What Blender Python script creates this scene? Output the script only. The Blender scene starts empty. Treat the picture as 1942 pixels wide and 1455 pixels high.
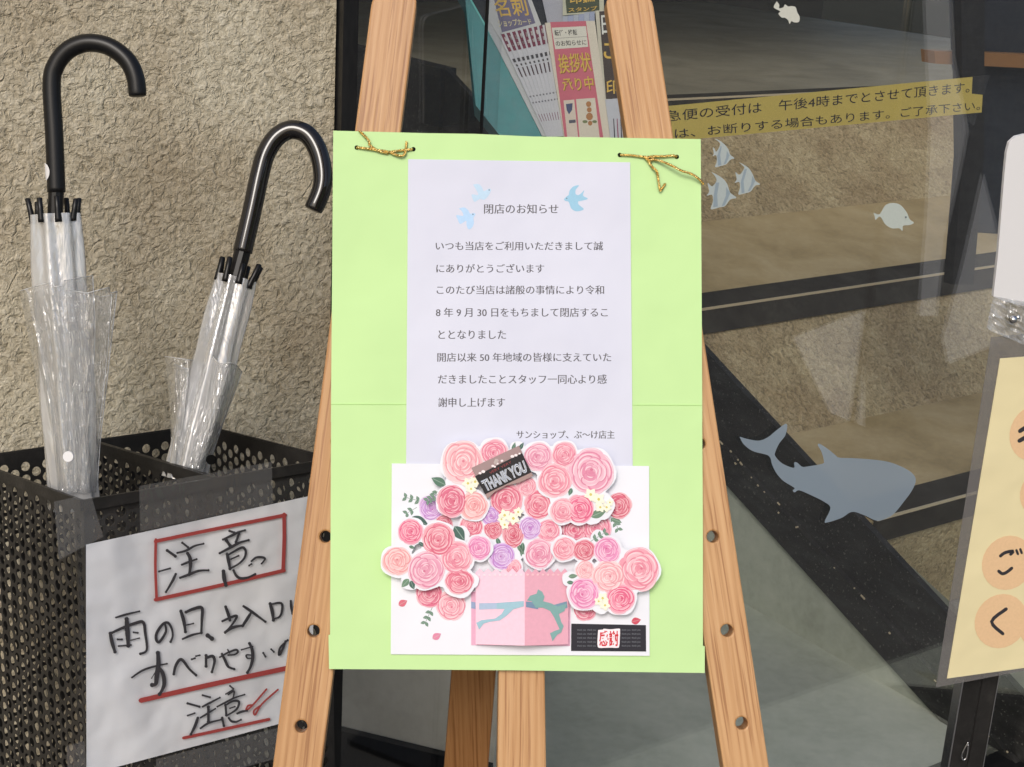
import bpy, bmesh, math, random
import numpy as np
from mathutils import Vector, Matrix
random.seed(7)
RAD = math.radians
sc = bpy.context.scene
COL = sc.collection

# ------------------------------------------------------------------ camera
H = 1.52
FPX, PITCH, ROLL = 2900.0, 18.5, -3.4
CAMP = Vector((0, 0, H))
_p, _r = RAD(PITCH), RAD(ROLL)
_fwd = Vector((0, math.cos(_p), -math.sin(_p)))
_rt0 = Vector((1, 0, 0)); _dn0 = _fwd.cross(_rt0)
RT = math.cos(_r) * _rt0 + math.sin(_r) * _dn0
DN = -math.sin(_r) * _rt0 + math.cos(_r) * _dn0
cam = bpy.data.cameras.new('camera'); camo = bpy.data.objects.new('camera', cam); COL.objects.link(camo)
M = Matrix.Identity(4)
for i in range(3):
    M[i][0] = RT[i]; M[i][1] = -DN[i]; M[i][2] = -_fwd[i]; M[i][3] = CAMP[i]
camo.matrix_world = M
cam.sensor_width = 36.0; cam.lens = FPX / 1942.0 * 36.0
cam.clip_start = 0.05; cam.clip_end = 500
cam.dof.use_dof = False
sc.camera = camo
# ------------------------------------------------------------------ world, sun, exposure
SUN_AZ, SUN_EL = RAD(191), RAD(40)          # compass style: 0 = +Y, clockwise
w = bpy.data.worlds.new('World'); sc.world = w; w.use_nodes = True
nt = w.node_tree; bg = nt.nodes['Background']
sky = nt.nodes.new('ShaderNodeTexSky'); sky.sky_type = 'NISHITA'; sky.sun_disc = False
sky.sun_elevation = SUN_EL; sky.sun_rotation = SUN_AZ
sky.air_density = 1.2; sky.dust_density = 4.0; sky.ozone_density = 1.0
nt.links.new(sky.outputs[0], bg.inputs[0]); bg.inputs[1].default_value = 0.11
sl = bpy.data.lights.new('sun', 'SUN'); sl.energy = 1.3; sl.angle = RAD(22); sl.color = (1, .985, .965)
so = bpy.data.objects.new('sun', sl); COL.objects.link(so)
sdir = Vector((math.sin(SUN_AZ) * math.cos(SUN_EL), math.cos(SUN_AZ) * math.cos(SUN_EL), math.sin(SUN_EL)))
so.rotation_euler = sdir.to_track_quat('Z', 'Y').to_euler()
vs = sc.view_settings; vs.view_transform = 'Standard'; vs.look = 'None'; vs.gamma = 1; vs.use_curve_mapping = False
vs.exposure = 0.08
sc.cycles.max_bounces = 10; sc.cycles.transparent_max_bounces = 24
sc.cycles.caustics_reflective = False; sc.cycles.caustics_refractive = False

# ------------------------------------------------------------------ helpers
def ray(x, y):
    return RT * ((x - 971) / FPX) + DN * ((y - 727.5) / FPX) + _fwd
class Plane:
    """a real plane in the place: origin, two axes, normal towards the viewer side"""
    def __init__(s, o, u, v):
        s.o = Vector(o); s.u = Vector(u).normalized(); s.v = Vector(v); s.v = (s.v - s.u * s.v.dot(s.u)).normalized(); s.n = s.u.cross(s.v).normalized()
    def pt(s, x, y, off=0.0):
        d = ray(x, y); o = s.o + s.n * off
        return CAMP + d * ((o - CAMP).dot(s.n) / d.dot(s.n))
    def uv(s, x, y, off=0.0):
        q = s.pt(x, y, off) - s.o
        return q.dot(s.u), q.dot(s.v)
    def at(s, a, b, off=0.0):
        return s.o + s.u * a + s.v * b + s.n * off
def lin(c):
    return tuple(((v / 255) / 12.92 if v / 255 <= .04045 else ((v / 255 + .055) / 1.055) ** 2.4) for v in c)
def mixc(a, b, t): return tuple(a[i] * (1 - t) + b[i] * t for i in range(3))

class MB:
    def __init__(s): s.v = []; s.f = []; s.c = []; s.g = []
    def add(s, pts, faces, col=(1, 1, 1), g=None):
        k = len(s.v); s.v += [Vector(p) for p in pts]
        s.g += g if g else [Vector((0, 0, 0))] * len(pts)
        for f in faces: s.f.append([i + k for i in f]); s.c.append(col)
    def poly(s, pts, col=(1, 1, 1)): s.add(pts, [list(range(len(pts)))], col)
    def slab(s, pts, back, col=(1, 1, 1)):
        n = len(pts); q = [Vector(p) + back for p in pts]
        s.add(list(pts) + q, [list(range(n)), list(range(2 * n - 1, n - 1, -1))] + [[i, i + n, (i + 1) % n + n, (i + 1) % n] for i in range(n)], col)
    def box(s, o, a, b, c, col=(1, 1, 1)):
        o, a, b, c = Vector(o), Vector(a), Vector(b), Vector(c)
        s.slab([o, o + a, o + a + b, o + b], c, col)
    def tube(s, path, rad, n=12, col=(1, 1, 1), cap=True):
        path = [Vector(p) for p in path]; m = len(path)
        rr = [rad(i / (m - 1)) if callable(rad) else rad for i in range(m)]
        t0 = (path[1] - path[0]).normalized()
        a = t0.orthogonal().normalized(); P = []
        for i in range(m):
            t = (path[min(i + 1, m - 1)] - path[max(i - 1, 0)]).normalized()
            a = (a - t * a.dot(t)).normalized(); b = t.cross(a)
            P += [path[i] + (a * math.cos(6.28318 * k / n) + b * math.sin(6.28318 * k / n)) * rr[i] for k in range(n)]
        F = [[i * n + k, i * n + (k + 1) % n, (i + 1) * n + (k + 1) % n, (i + 1) * n + k] for i in range(m - 1) for k in range(n)]
        if cap: F += [list(range(n - 1, -1, -1)), list(range((m - 1) * n, m * n))]
        s.add(P, F, col)
    def build(s, name, mat, parent=None, smooth=False, root=None):
        me = bpy.data.meshes.new(name)
        base = Vector((0, 0, 0))
        if parent is not None:
            base = Vector(ROOTLOC[parent.name])
        elif s.v:
            base = sum(s.v, Vector((0, 0, 0))) / len(s.v); base.z = min(v.z for v in s.v)
        me.from_pydata([tuple(v - base) for v in s.v], [], s.f)
        ca = me.color_attributes.new('Col', 'FLOAT_COLOR', 'CORNER')
        buf = []
        for f, c in zip(s.f, s.c): buf += list(tuple(c[:3]) + (1.0,)) * len(f)
        ca.data.foreach_set('color', buf)
        if any(g.length > 0 for g in s.g):
            ga = me.attributes.new('gc', 'FLOAT_VECTOR', 'POINT')
            ga.data.foreach_set('vector', [q for g in s.g for q in g])
        if smooth: me.polygons.foreach_set('use_smooth', [True] * len(me.polygons))
        me.materials.append(mat); me.update()
        o = bpy.data.objects.new(name, me); COL.objects.link(o)
        if parent is not None: o.parent = parent; ROOTLOC[o.name] = base
        else: o.location = base; ROOTLOC[o.name] = base
        return o
ROOTLOC = {}
def tag(o, label=None, cat=None, group=None, kind=None):
    if label: o['label'] = label
    if cat: o['category'] = cat
    if group: o['group'] = group
    if kind: o['kind'] = kind
    return o
def thing(name, loc, label, cat, group=None):
    o = bpy.data.objects.new(name, None); COL.objects.link(o); o.location = Vector(loc); o.empty_display_size = .05
    ROOTLOC[o.name] = Vector(loc)
    return tag(o, label, cat, group)

# ------------------------------------------------------------------ materials
def mat(name, base=(.5, .5, .5), rough=.6, metal=0.0, spec=.5):
    m = bpy.data.materials.new(name); m.use_nodes = True
    b = m.node_tree.nodes['Principled BSDF']
    b.inputs['Base Color'].default_value = (*base, 1); b.inputs['Roughness'].default_value = rough
    b.inputs['Metallic'].default_value = metal; b.inputs['Specular IOR Level'].default_value = spec
    return m
class NT:
    def __init__(s, m): s.t = m.node_tree; s.b = s.t.nodes.get('Principled BSDF')
    def n(s, typ, **kw):
        o = s.t.nodes.new(typ)
        for k, v in kw.items():
            if k in o.inputs: o.inputs[k].default_value = v
            else: setattr(o, k, v)
        return o
    def l(s, a, b): s.t.links.new(a, b)
    def ramp(s, fac, stops):
        r = s.n('ShaderNodeValToRGB'); e = r.color_ramp.elements
        while len(e) < len(stops): e.new(.5)
        for q, (p, c) in zip(e, stops): q.position = p; q.color = (*c, 1)
        s.l(fac, r.inputs[0]); return r.outputs[0]
    def noise(s, vec, scale, detail=4, rough=.55, dist=0):
        o = s.n('ShaderNodeTexNoise', Scale=scale, Detail=detail, Roughness=rough, Distortion=dist)
        if vec is not None: s.l(vec, o.inputs['Vector'])
        return o.outputs[0]
    def mapping(s, vec, scale):
        o = s.n('ShaderNodeMapping'); o.inputs['Scale'].default_value = scale; s.l(vec, o.inputs[0]); return o.outputs[0]
    def bump(s, h, dist, strength=1.0, prev=None):
        o = s.n('ShaderNodeBump', Strength=strength, Distance=dist); s.l(h, o.inputs['Height'])
        if prev: s.l(prev, o.inputs['Normal'])
        return o.outputs[0]
    def mix(s, fac, a, b, blend='MIX'):
        o = s.n('ShaderNodeMix', data_type='RGBA', blend_type=blend)
        for sock, val in ((o.inputs[0], fac), (o.inputs[6], a), (o.inputs[7], b)):
            if hasattr(val, 'is_linked'): s.l(val, sock)
            elif isinstance(val, (int, float)): sock.default_value = val
            else: sock.default_value = (*val, 1)
        return o.outputs[2]
    def math(s, op, a, b=0.0):
        o = s.n('ShaderNodeMath', operation=op)
        for sock, val in ((o.inputs[0], a), (o.inputs[1], b)):
            if hasattr(val, 'is_linked'): s.l(val, sock)
            else: sock.default_value = val
        return o.outputs[0]

def stucco(name, cols, scale=1.0, bumpd=.004, stain=None):
    m = mat(name, rough=.6, spec=.5); t = NT(m)
    tc = t.n('ShaderNodeTexCoord').outputs['Object']
    a = t.noise(tc, 62 * scale, 3, .55, 1.6)
    b = t.noise(tc, 150 * scale, 2, .6, .8)
    vo = t.n('ShaderNodeTexVoronoi', Scale=85 * scale, feature='SMOOTH_F1'); t.l(tc, vo.inputs['Vector'])
    rid = t.math('ABSOLUTE', t.math('SUBTRACT', a, .5))
    h = t.math('ADD', t.math('MULTIPLY', a, 1.0), t.math('MULTIPLY', b, .62))
    h = t.math('ADD', h, t.math('MULTIPLY', vo.outputs['Distance'], .5))
    h = t.math('SUBTRACT', h, t.math('MULTIPLY', rid, .7))
    c = t.ramp(t.math('MULTIPLY', t.math('ADD', a, b), .5), [(.34, cols[0]), (.5, cols[1]), (.66, cols[2])])
    big = t.noise(tc, 4.5, 4, .6)
    c = t.mix(t.ramp(big, [(.40, (0, 0, 0)), (.66, (.95, .95, .95))]), c, t.mix(1.0, c, stain or (.72, .66, .6), 'MULTIPLY'))
    sp = t.noise(tc, 230 * scale, 1)
    c = t.mix(t.ramp(sp, [(.66, (0, 0, 0)), (.72, (.6, .6, .6))]), c, t.mix(1.0, c, (.45, .42, .4), 'MULTIPLY'))
    t.l(c, t.b.inputs['Base Color']); t.l(t.bump(h, bumpd), t.b.inputs['Normal'])
    return m
M_STUCCO = stucco('beige_spray_stucco', [(.43, .38, .27), (.60, .54, .405), (.75, .69, .55)], 1.4, .0030)
M_RISER = stucco('pebbled_brown_riser', [(.27, .205, .10), (.47, .37, .195), (.62, .51, .31)], .85, .006)
def mottled(name, c0, c1, c2, scale=6, rough=.6, stretch=(1, 1, 1), bumpd=.0006, spec=.4):
    m = mat(name, rough=rough, spec=spec); t = NT(m)
    tc = t.mapping(t.n('ShaderNodeTexCoord').outputs['Object'], stretch)
    a = t.noise(tc, scale, 6, .65, .4); b = t.noise(tc, scale * 14, 3, .6)
    f = t.math('ADD', t.math('MULTIPLY', a, .7), t.math('MULTIPLY', b, .3))
    t.l(t.ramp(f, [(.32, c0), (.5, c1), (.68, c2)]), t.b.inputs['Base Color'])
    t.l(t.ramp(b, [(.3, (rough * .8,) * 3), (.7, (min(1, rough * 1.2),) * 3)]), t.b.inputs['Roughness'])
    t.l(t.bump(f, bumpd), t.b.inputs['Normal']); return m
M_TREAD = mottled('worn_brown_tread', (.32, .235, .105), (.47, .355, .175), (.58, .46, .26), 5, .6, (1, 1, 1))
M_LAND = mottled('dark_grey_landing', (.17, .15, .10), (.26, .235, .165), (.34, .31, .225), 4, .6)
M_GREEN = mottled('green_grey_painted_floor', (.36, .38, .30), (.50, .525, .43), (.62, .635, .53), 3.0, .55)
M_BEIGEW = mottled('dim_beige_wall', (.66, .60, .48), (.78, .72, .59), (.84, .78, .66), 4, .7)
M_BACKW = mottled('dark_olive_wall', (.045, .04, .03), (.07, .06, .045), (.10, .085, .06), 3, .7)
M_CEIL = mat('white_ceiling', (.72, .71, .68), .8)
M_ASPH = mottled('grey_paving', (.085, .08, .075), (.125, .12, .11), (.17, .165, .15), 4, .85, bumpd=.002)
M_CONC = mottled('concrete_paving', (.20, .195, .185), (.30, .29, .28), (.38, .37, .355), 4, .85, bumpd=.002)
M_BLACKM = mottled('black_painted_metal', (.012, .0115, .011), (.019, .018, .0175), (.034, .032, .030), 30, .5, bumpd=.0003, spec=.3)
M_BLACKF = mottled('black_aluminium_frame', (.006, .006, .007), (.010, .010, .011), (.018, .017, .017), 20, .35, (1, 1, .2), bumpd=.0001)
M_STRINGER = mottled('scuffed_black_stringer', (.006, .006, .006), (.013, .0125, .012), (.05, .052, .05), 7, .75, (1, 1, 2.4), bumpd=.0008)
M_NOSE = mottled('dark_rubber_nosing', (.022, .019, .014), (.040, .035, .027), (.07, .064, .05), 9, .8, spec=.1)
M_GOLD = mat('brass_strip', (.66, .55, .36), .35, .15)
M_NAVY = mottled('dark_navy', (.012, .014, .02), (.022, .026, .034), (.04, .046, .056), 6, .7)

_t = NT(M_STRINGER); _c = _t.b.inputs['Base Color'].links[0].from_socket
_n = _t.noise(_t.n('ShaderNodeTexCoord').outputs['Object'], 160, 2, .6)
_t.l(_t.mix(_t.ramp(_n, [(.63, (0, 0, 0)), (.70, (1, 1, 1))]), _c, (.12, .115, .10)), _t.b.inputs['Base Color'])
def woodmat(name, c0, c1, c2):
    m = mat(name, rough=.42, spec=.4); t = NT(m)
    g = t.n('ShaderNodeAttribute', attribute_name='gc').outputs['Vector']
    v1 = t.mapping(g, (1, .055, 1)); v2 = t.mapping(g, (1, .02, 1))
    warp = t.noise(t.mapping(g, (1, .12, 1)), 14, 3, .5)
    wv = t.n('ShaderNodeTexWave', wave_type='BANDS', bands_direction='X', Scale=52.0, Distortion=6.5, Detail=3.0); wv.inputs['Detail Scale'].default_value = 1.4
    t.l(v1, wv.inputs['Vector'])
    fine = t.noise(v2, 420, 3, .6); mid = t.noise(v1, 95, 5, .65, .6)
    f = t.math('ADD', t.math('MULTIPLY', wv.outputs[0], .17), t.math('ADD', t.math('MULTIPLY', mid, .55), t.math('MULTIPLY', warp, .28)))
    c = t.ramp(f, [(.22, c0), (.48, c1), (.8, c2)])
    pores = t.ramp(fine, [(.36, (.60, .48, .40)), (.45, (1, 1, 1))])
    big = t.ramp(t.noise(t.mapping(g, (1, .35, 1)), 9, 3, .6), [(.3, (.84, .77, .70)), (.7, (1.0, 1.0, 1.0))]); c = t.mix(1.0, c, big, 'MULTIPLY')
    c = t.mix(.75, c, t.mix(1.0, c, pores, 'MULTIPLY'))
    t.l(c, t.b.inputs['Base Color']); t.l(t.bump(fine, .0005, .6), t.b.inputs['Normal']); return m
M_WOOD = woodmat('honey_oak', (.42, .22, .09), (.565, .325, .15), (.68, .44, .235))
M_WOODD = woodmat('amber_oak', (.30, .145, .05), (.40, .205, .08), (.48, .27, .115))

def printmat(name, rough=.6, spec=.3, grain=.03):
    m = mat(name, rough=rough, spec=spec); t = NT(m)
    c = t.n('ShaderNodeVertexColor', layer_name='Col').outputs[0]
    tc = t.n('ShaderNodeTexCoord').outputs['Object']
    nz = t.noise(tc, 350, 3)
    c2 = t.mix(1.0, c, t.ramp(nz, [(.3, (1 - grain * 2,) * 3), (.7, (1, 1, 1))]), 'MULTIPLY')
    t.l(c2, t.b.inputs['Base Color']); t.l(t.bump(nz, .00012, .3), t.b.inputs['Normal']); return m
M_PRINT = printmat('printed_paper')
M_PRINTG = printmat('glossy_print', .45, .25)
def paper(name, base, rough=.65, wr=.0006, sc_=9):
    m = mat(name, base, rough, spec=.35); t = NT(m)
    tc = t.n('ShaderNodeTexCoord').outputs['Object']
    a = t.noise(tc, sc_, 3, .5); b = t.noise(tc, 300, 2)
    n1 = t.bump(a, wr * 20, .5); t.l(t.bump(b, .0001, .3, n1), t.b.inputs['Normal'])
    t.l(t.mix(t.ramp(a, [(.35, (0, 0, 0)), (.65, (1, 1, 1))]), base, mixc(base, (base[0] * .95, base[1] * .95, base[2] * .96), 1)), t.b.inputs['Base Color'])
    return m
M_LIME = paper('lime_green_card', (.55, .80, .36), .6)
M_WHITE = paper('white_paper', (.82, .835, .90), .6)
M_LETTER = paper('lavender_white_paper', (.67, .69, .81), .6)
M_NOTICE = paper('crumpled_white_paper', (.80, .805, .83), .5, .0014, 9)
M_INK = mat('black_ink', (.035, .033, .04), .5)
M_INKG = mat('printer_ink', (.095, .092, .11), .6)
M_RED = mat('red_marker', (.42, .055, .05), .5)
M_YEL = paper('pale_yellow_paper', (.84, .75, .46), .5)
def clearmat(name, tint, opac, rough, edge=.55, base=.05, bumpd=0, bscale=20):
    m = bpy.data.materials.new(name); m.use_nodes = True; t = NT(m)
    out = t.t.nodes['Material Output']; b = t.b
    b.inputs['Base Color'].default_value = (*tint, 1); b.inputs['Roughness'].default_value = rough; b.inputs['Specular IOR Level'].default_value = .8
    tr = t.n('ShaderNodeBsdfTransparent'); tr.inputs[0].default_value = (.96, .97, .98, 1)
    gl = t.n('ShaderNodeBsdfGlossy'); gl.inputs['Roughness'].default_value = rough * .5
    lw = t.n('ShaderNodeLayerWeight', Blend=.5)
    f = t.math('ADD', t.math('MULTIPLY', t.math('POWER', lw.outputs['Facing'], 3.0), edge), opac * .35 + base)
    mx = t.n('ShaderNodeMixShader'); mx.inputs[0].default_value = opac
    t.l(tr.outputs[0], mx.inputs[1]); t.l(b.outputs[0], mx.inputs[2])
    m2 = t.n('ShaderNodeMixShader'); t.l(f, m2.inputs[0]); t.l(mx.outputs[0], m2.inputs[1]); t.l(gl.outputs[0], m2.inputs[2])
    if bumpd:
        tc = t.n('ShaderNodeTexCoord').outputs['Object']
        nb = t.bump(t.noise(t.mapping(tc, (1, 1, .35)), bscale, 4, .6, 1.0), bumpd)
        t.l(nb, b.inputs['Normal']); t.l(nb, gl.inputs['Normal'])
    t.l(m2.outputs[0], out.inputs[0]); return m
M_GLASS = clearmat('door_glass', (.5, .55, .6), .0, .0, .55, .072)
M_FILM = clearmat('milky_clear_vinyl', (.95, .95, .955), .45, .22, .5, .10, bumpd=.0045, bscale=22)
M_FILM2 = clearmat('crisp_clear_vinyl', (.94, .955, .98), .40, .15, .5, .18, bumpd=.004, bscale=20)
M_FLAP = clearmat('thin_vinyl_flap', (.95, .95, .955), .22, .2, .5, .12, bumpd=.005, bscale=40)
M_TAPE = clearmat('clear_tape', (.70, .70, .71), .10, .22, .3, .03, bumpd=.001, bscale=30)
M_SLEEVE = clearmat('plastic_sleeve', (.6, .6, .6), .02, .2, .15, .004, bumpd=.001, bscale=20)
M_LAMI = clearmat('laminate_margin', (.30, .28, .27), .36, .25, .3, .03)
M_CRUMP = clearmat('crumpled_plastic', (.7, .71, .72), .35, .2, .3, .04, bumpd=.006, bscale=40)
M_HMATT = mat('satin_black_plastic', (.007, .007, .008), .34, spec=.35)
M_HGLOSS = mat('gloss_black_plastic', (.010, .009, .010), .06, spec=.7)
M_CHROME = mat('bright_metal', (.75, .75, .76), .2, 1.0)
M_WPLAST = mat('white_plastic', (.78, .78, .80), .35)
M_TEAL = mottled('teal_board', (.055, .24, .24), (.075, .30, .295), (.09, .34, .33), 5, .5)
M_BAG = mottled('black_vinyl_bag', (.008, .009, .010), (.016, .018, .019), (.03, .033, .034), 9, .25, bumpd=.004)
M_DULL = mat('dull_black', (.006, .006, .006), .9, spec=0)
M_DECAL = clearmat('translucent_decal', (.46, .58, .70), .84, .4, .3, .0)
M_HEM = mat('whitish_film_edge', (.7, .71, .72), .3)
def cordmat():
    m = mat('gold_lame_cord', (.60, .38, .09), .22, .9); t = NT(m)
    tc = t.n('ShaderNodeTexCoord').outputs['Object']; z = t.noise(tc, 900, 2)
    t.l(t.ramp(z, [(.35, (.34, .19, .03)), (.5, (.85, .56, .15)), (.64, (1, .86, .45))]), t.b.inputs['Base Color'])
    t.l(t.bump(z, .001), t.b.inputs['Normal']); return m
M_CORD = cordmat()

# ------------------------------------------------------------------ text and strokes
_tc = {}
def textgeo(body, thin=0.0):
    key = (body, thin)
    if key in _tc: return _tc[key]
    cu = bpy.data.curves.new('t', 'FONT'); cu.body = body; cu.offset = thin; cu.resolution_u = 3
    o = bpy.data.objects.new('t', cu); COL.objects.link(o)
    dg = bpy.context.evaluated_depsgraph_get(); me = bpy.data.meshes.new_from_object(o.evaluated_get(dg))
    V = [(v.co.x, v.co.y) for v in me.vertices]; F = [list(p.vertices) for p in me.polygons]
    bpy.data.objects.remove(o); bpy.data.curves.remove(cu); bpy.data.meshes.remove(me)
    x0 = min(v[0] for v in V); x1 = max(v[0] for v in V); y0 = min(v[1] for v in V); y1 = max(v[1] for v in V)
    _tc[key] = ([((a - x0) / (x1 - x0), (b - y0) / (y1 - y0)) for a, b in V], F); return _tc[key]
def text_quad(mb, body, pl, quad, off, col=(0, 0, 0), thin=0.0, dx=0.0):
    """ink box of the text fitted to four corners TL TR BR BL of a flat surface"""
    V, F = textgeo(body, thin); TL, TR, BR, BL = [pl.pt(*q, off) for q in quad]
    P = []
    for a, b in V:
        a += dx
        P.append((BL * (1 - a) + BR * a) * (1 - b) + (TL * (1 - a) + TR * a) * b)
    mb.add(P, F, col)
def box4(x0, y0, x1, y1): return [(x0, y0), (x1, y0), (x1, y1), (x0, y1)]
def smoothp(pts, n=6):
    if len(pts) < 3: return [tuple(p) for p in pts]
    out = []
    for i in range(len(pts) - 1):
        p0, p1, p2, p3 = pts[max(i - 1, 0)], pts[i], pts[i + 1], pts[min(i + 2, len(pts) - 1)]
        for k in range(n):
            t = k / n
            out.append(tuple(.5 * (2 * p1[j] + (p2[j] - p0[j]) * t + (2 * p0[j] - 5 * p1[j] + 4 * p2[j] - p3[j]) * t * t + (3 * p1[j] - p0[j] - 3 * p2[j] + p3[j]) * t ** 3) for j in range(len(p1))))
    out.append(tuple(pts[-1])); return out
def stroke(mb, pl, pts, wd, off, col=(0, 0, 0), taper=None, n=5, cap=True):
    """a drawn line: pts and width in photo pixels, laid on the surface pl"""
    q = smoothp(pts, n); m = len(q); L, R_ = [], []
    for i in range(m):
        a, b = q[max(i - 1, 0)], q[min(i + 1, m - 1)]
        tx, ty = b[0] - a[0], b[1] - a[1]; l = math.hypot(tx, ty) or 1
        k = taper(i / (m - 1)) if taper else 1.0
        nx, ny = -ty / l * wd * .5 * k, tx / l * wd * .5 * k
        L.append((q[i][0] + nx, q[i][1] + ny)); R_.append((q[i][0] - nx, q[i][1] - ny))
    P = [pl.pt(*a, off) for a in L] + [pl.pt(*a, off) for a in R_]
    mb.add(P, [[i, i + 1, m + i + 1, m + i] for i in range(m - 1)], col)
    if cap:
        for e in (q[0], q[-1]):
            mb.poly([pl.pt(e[0] + wd * .47 * math.cos(k * .785), e[1] + wd * .47 * math.sin(k * .785), off + 1e-5) for k in range(8)], col)
def cr(ox, oy, s, pts): return [(ox + p[0] * s, oy + p[1] * s) for p in pts]
def plate(outl, holes, fr, thick, bev=.0012, rotate=0.0, offs=(0, 0, 0)):
    """flat board with real through holes; outl/holes in (u,v) of the frame fr, thickness going back"""
    cu = bpy.data.curves.new('p', 'CURVE'); cu.dimensions = '2D'; cu.fill_mode = 'BOTH'
    def spl(p):
        s = cu.splines.new('POLY'); s.points.add(len(p) - 1); s.use_cyclic_u = True
        for q, a in zip(s.points, p): q.co = (a[0], a[1], 0, 1)
    spl(outl)
    for (hx, hy, hr) in holes: spl([(hx + hr * math.cos(k * .2618), hy + hr * math.sin(k * .2618)) for k in range(24)])
    cu.extrude = thick / 2 - bev; cu.bevel_depth = bev; cu.bevel_resolution = 1; cu.offset = -bev
    o = bpy.data.objects.new('p', cu); COL.objects.link(o)
    me = bpy.data.meshes.new_from_object(o.evaluated_get(bpy.context.evaluated_depsgraph_get()))
    mb = MB(); cs, sn = math.cos(rotate), math.sin(rotate)
    P = [fr.at(v.co.x, v.co.y, v.co.z - thick / 2) for v in me.vertices]
    G = [Vector((v.co.x * cs + v.co.y * sn + offs[0], -v.co.x * sn + v.co.y * cs + offs[1], v.co.z + offs[2])) for v in me.vertices]
    mb.add(P, [list(p.vertices) for p in me.polygons], (1, 1, 1), G)
    bpy.data.objects.remove(o); bpy.data.curves.remove(cu); bpy.data.meshes.remove(me); return mb

# ------------------------------------------------------------------ frames of the place
AZ = RAD(36); S = Vector((math.cos(AZ), math.sin(AZ), 0)); N = Vector((-math.sin(AZ), math.cos(AZ), 0)); Z = Vector((0, 0, 1))
NW = 1.43                                    # outer face of wall and glass line (distance along N from the camera)
def snz(s, n, z): return S * s + N * n + Z * (H + z)
WALL = Plane(snz(0, NW, 0), S, Z)            # faces the street
BOARD = Plane(Vector((.0054, 1.1673, H - .4036)), (.99745, .06395, .03177), (-.05417, .38778, .92016))
# ------------------------------------------------------------------ setting: ground, wall, floor, stairs
mb = MB(); mb.poly([snz(-60, NW + .06, -H), snz(-60, -60, -H), snz(60, -60, -H), snz(60, NW + .06, -H)]); tag(mb.build('ground', M_ASPH), kind='structure')
sw = WALL.uv(637, 60)[0]                     # where the stucco ends at the door frame
t = thing('stucco_wall', snz(-1, NW, -H), 'beige spray-stucco outer wall behind the clear umbrellas', 'wall')
mb = MB(); mb.slab([snz(-2.6, NW, -H), snz(sw, NW, -H), snz(sw, NW, 1.6), snz(-2.6, NW, 1.6)], N * .16); mb.build('wall_face', M_STUCCO, t)
mb = MB(); mb.box(snz(-2.6, NW - .02, -H), S * (sw + 2.6), N * .018, Z * .08); mb.build('skirting', M_CONC, t)
# ledge the umbrella stand rests on
BO = Vector((-.349, 1.165, H - .514)); BP = Vector((.724, .686, -.075)).normalized(); BU = Vector((-.054, .164, .985)).normalized(); BQ = BU.cross(BP).normalized(); BP = BQ.cross(BU).normalized()
BW, BD, BH = .252, .224, .53
zl = (BO - BU * BH).z - .005
mb = MB(); mb.box(Vector((-1.3, .98, 0)), Vector((.98, 0, 0)) + Vector((.16, .0, 0)), Vector((0, .38, 0)), Vector((0, 0, zl)))
tag(mb.build('concrete_step', M_CONC), 'low concrete step under the perforated umbrella stand', 'step')
# interior floor
mb = MB(); mb.poly([snz(1.0, NW - .35, -1.517), snz(8, NW - .35, -1.517), snz(8, 7, -1.517), snz(1.0, 7, -1.517)]); tag(mb.build('floor', M_GREEN), kind='structure')
# staircase behind the glass
SB = 2.2456
K = 1.12
st = thing('staircase', snz(SB, 1.9, -1.519), 'indoor staircase with brown pebbled risers and black brass-lined nosings behind the glass', 'staircase')
Np = [(1.885, -1.211), (2.518, -.941), (3.341, -.600)]
Jp = [(1.935, -1.50), (2.282, -1.182), (3.0, -.867)]
S1, S2 = SB + .032, SB + 3.4
def strip(mb, a, b, s0=S1, s1=S2): mb.poly([snz(s0, *a), snz(s1, *a), snz(s1, *b), snz(s0, *b)])
def lerp2(a, b, d):
    l = math.hypot(b[0] - a[0], b[1] - a[1]); return (a[0] + (b[0] - a[0]) * d / l, a[1] + (b[1] - a[1]) * d / l)
for i in range(3):
    mb = MB(); strip(mb, Jp[i], Np[i]); mb.build('riser', M_RISER, st)
    nxt = Jp[i + 1] if i < 2 else (6.2, -.60)
    mb = MB(); strip(mb, Np[i], nxt); mb.build('tread' if i < 2 else 'landing', M_TREAD if i < 2 else M_LAND, st)
    nb = MB(); a = lerp2(Np[i], nxt, .075); b = lerp2(Np[i], Jp[i], .055)
    up = .006
    nb.slab([snz(S1 + .02, Np[i][0] - .006, Np[i][1] + up), snz(S2, Np[i][0] - .006, Np[i][1] + up), snz(S2, a[0], a[1] + up), snz(S1 + .02, a[0], a[1] + up)], Z * -.008)
    nb.slab([snz(S1 + .02, Np[i][0] - .008, Np[i][1] + up), snz(S2, Np[i][0] - .008, Np[i][1] + up), snz(S2, b[0] - .008, b[1]), snz(S1 + .02, b[0] - .008, b[1])], N * .006)
    ns = nb.build('nosing', M_NOSE, st)
    gb = MB(); gb.box(snz(S1 + .02, Np[i][0] - .011, Np[i][1] + up - .002), S * (S2 - S1), N * .004, Z * .0055); gb.build('brass_strip', M_GOLD, ns)
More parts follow.
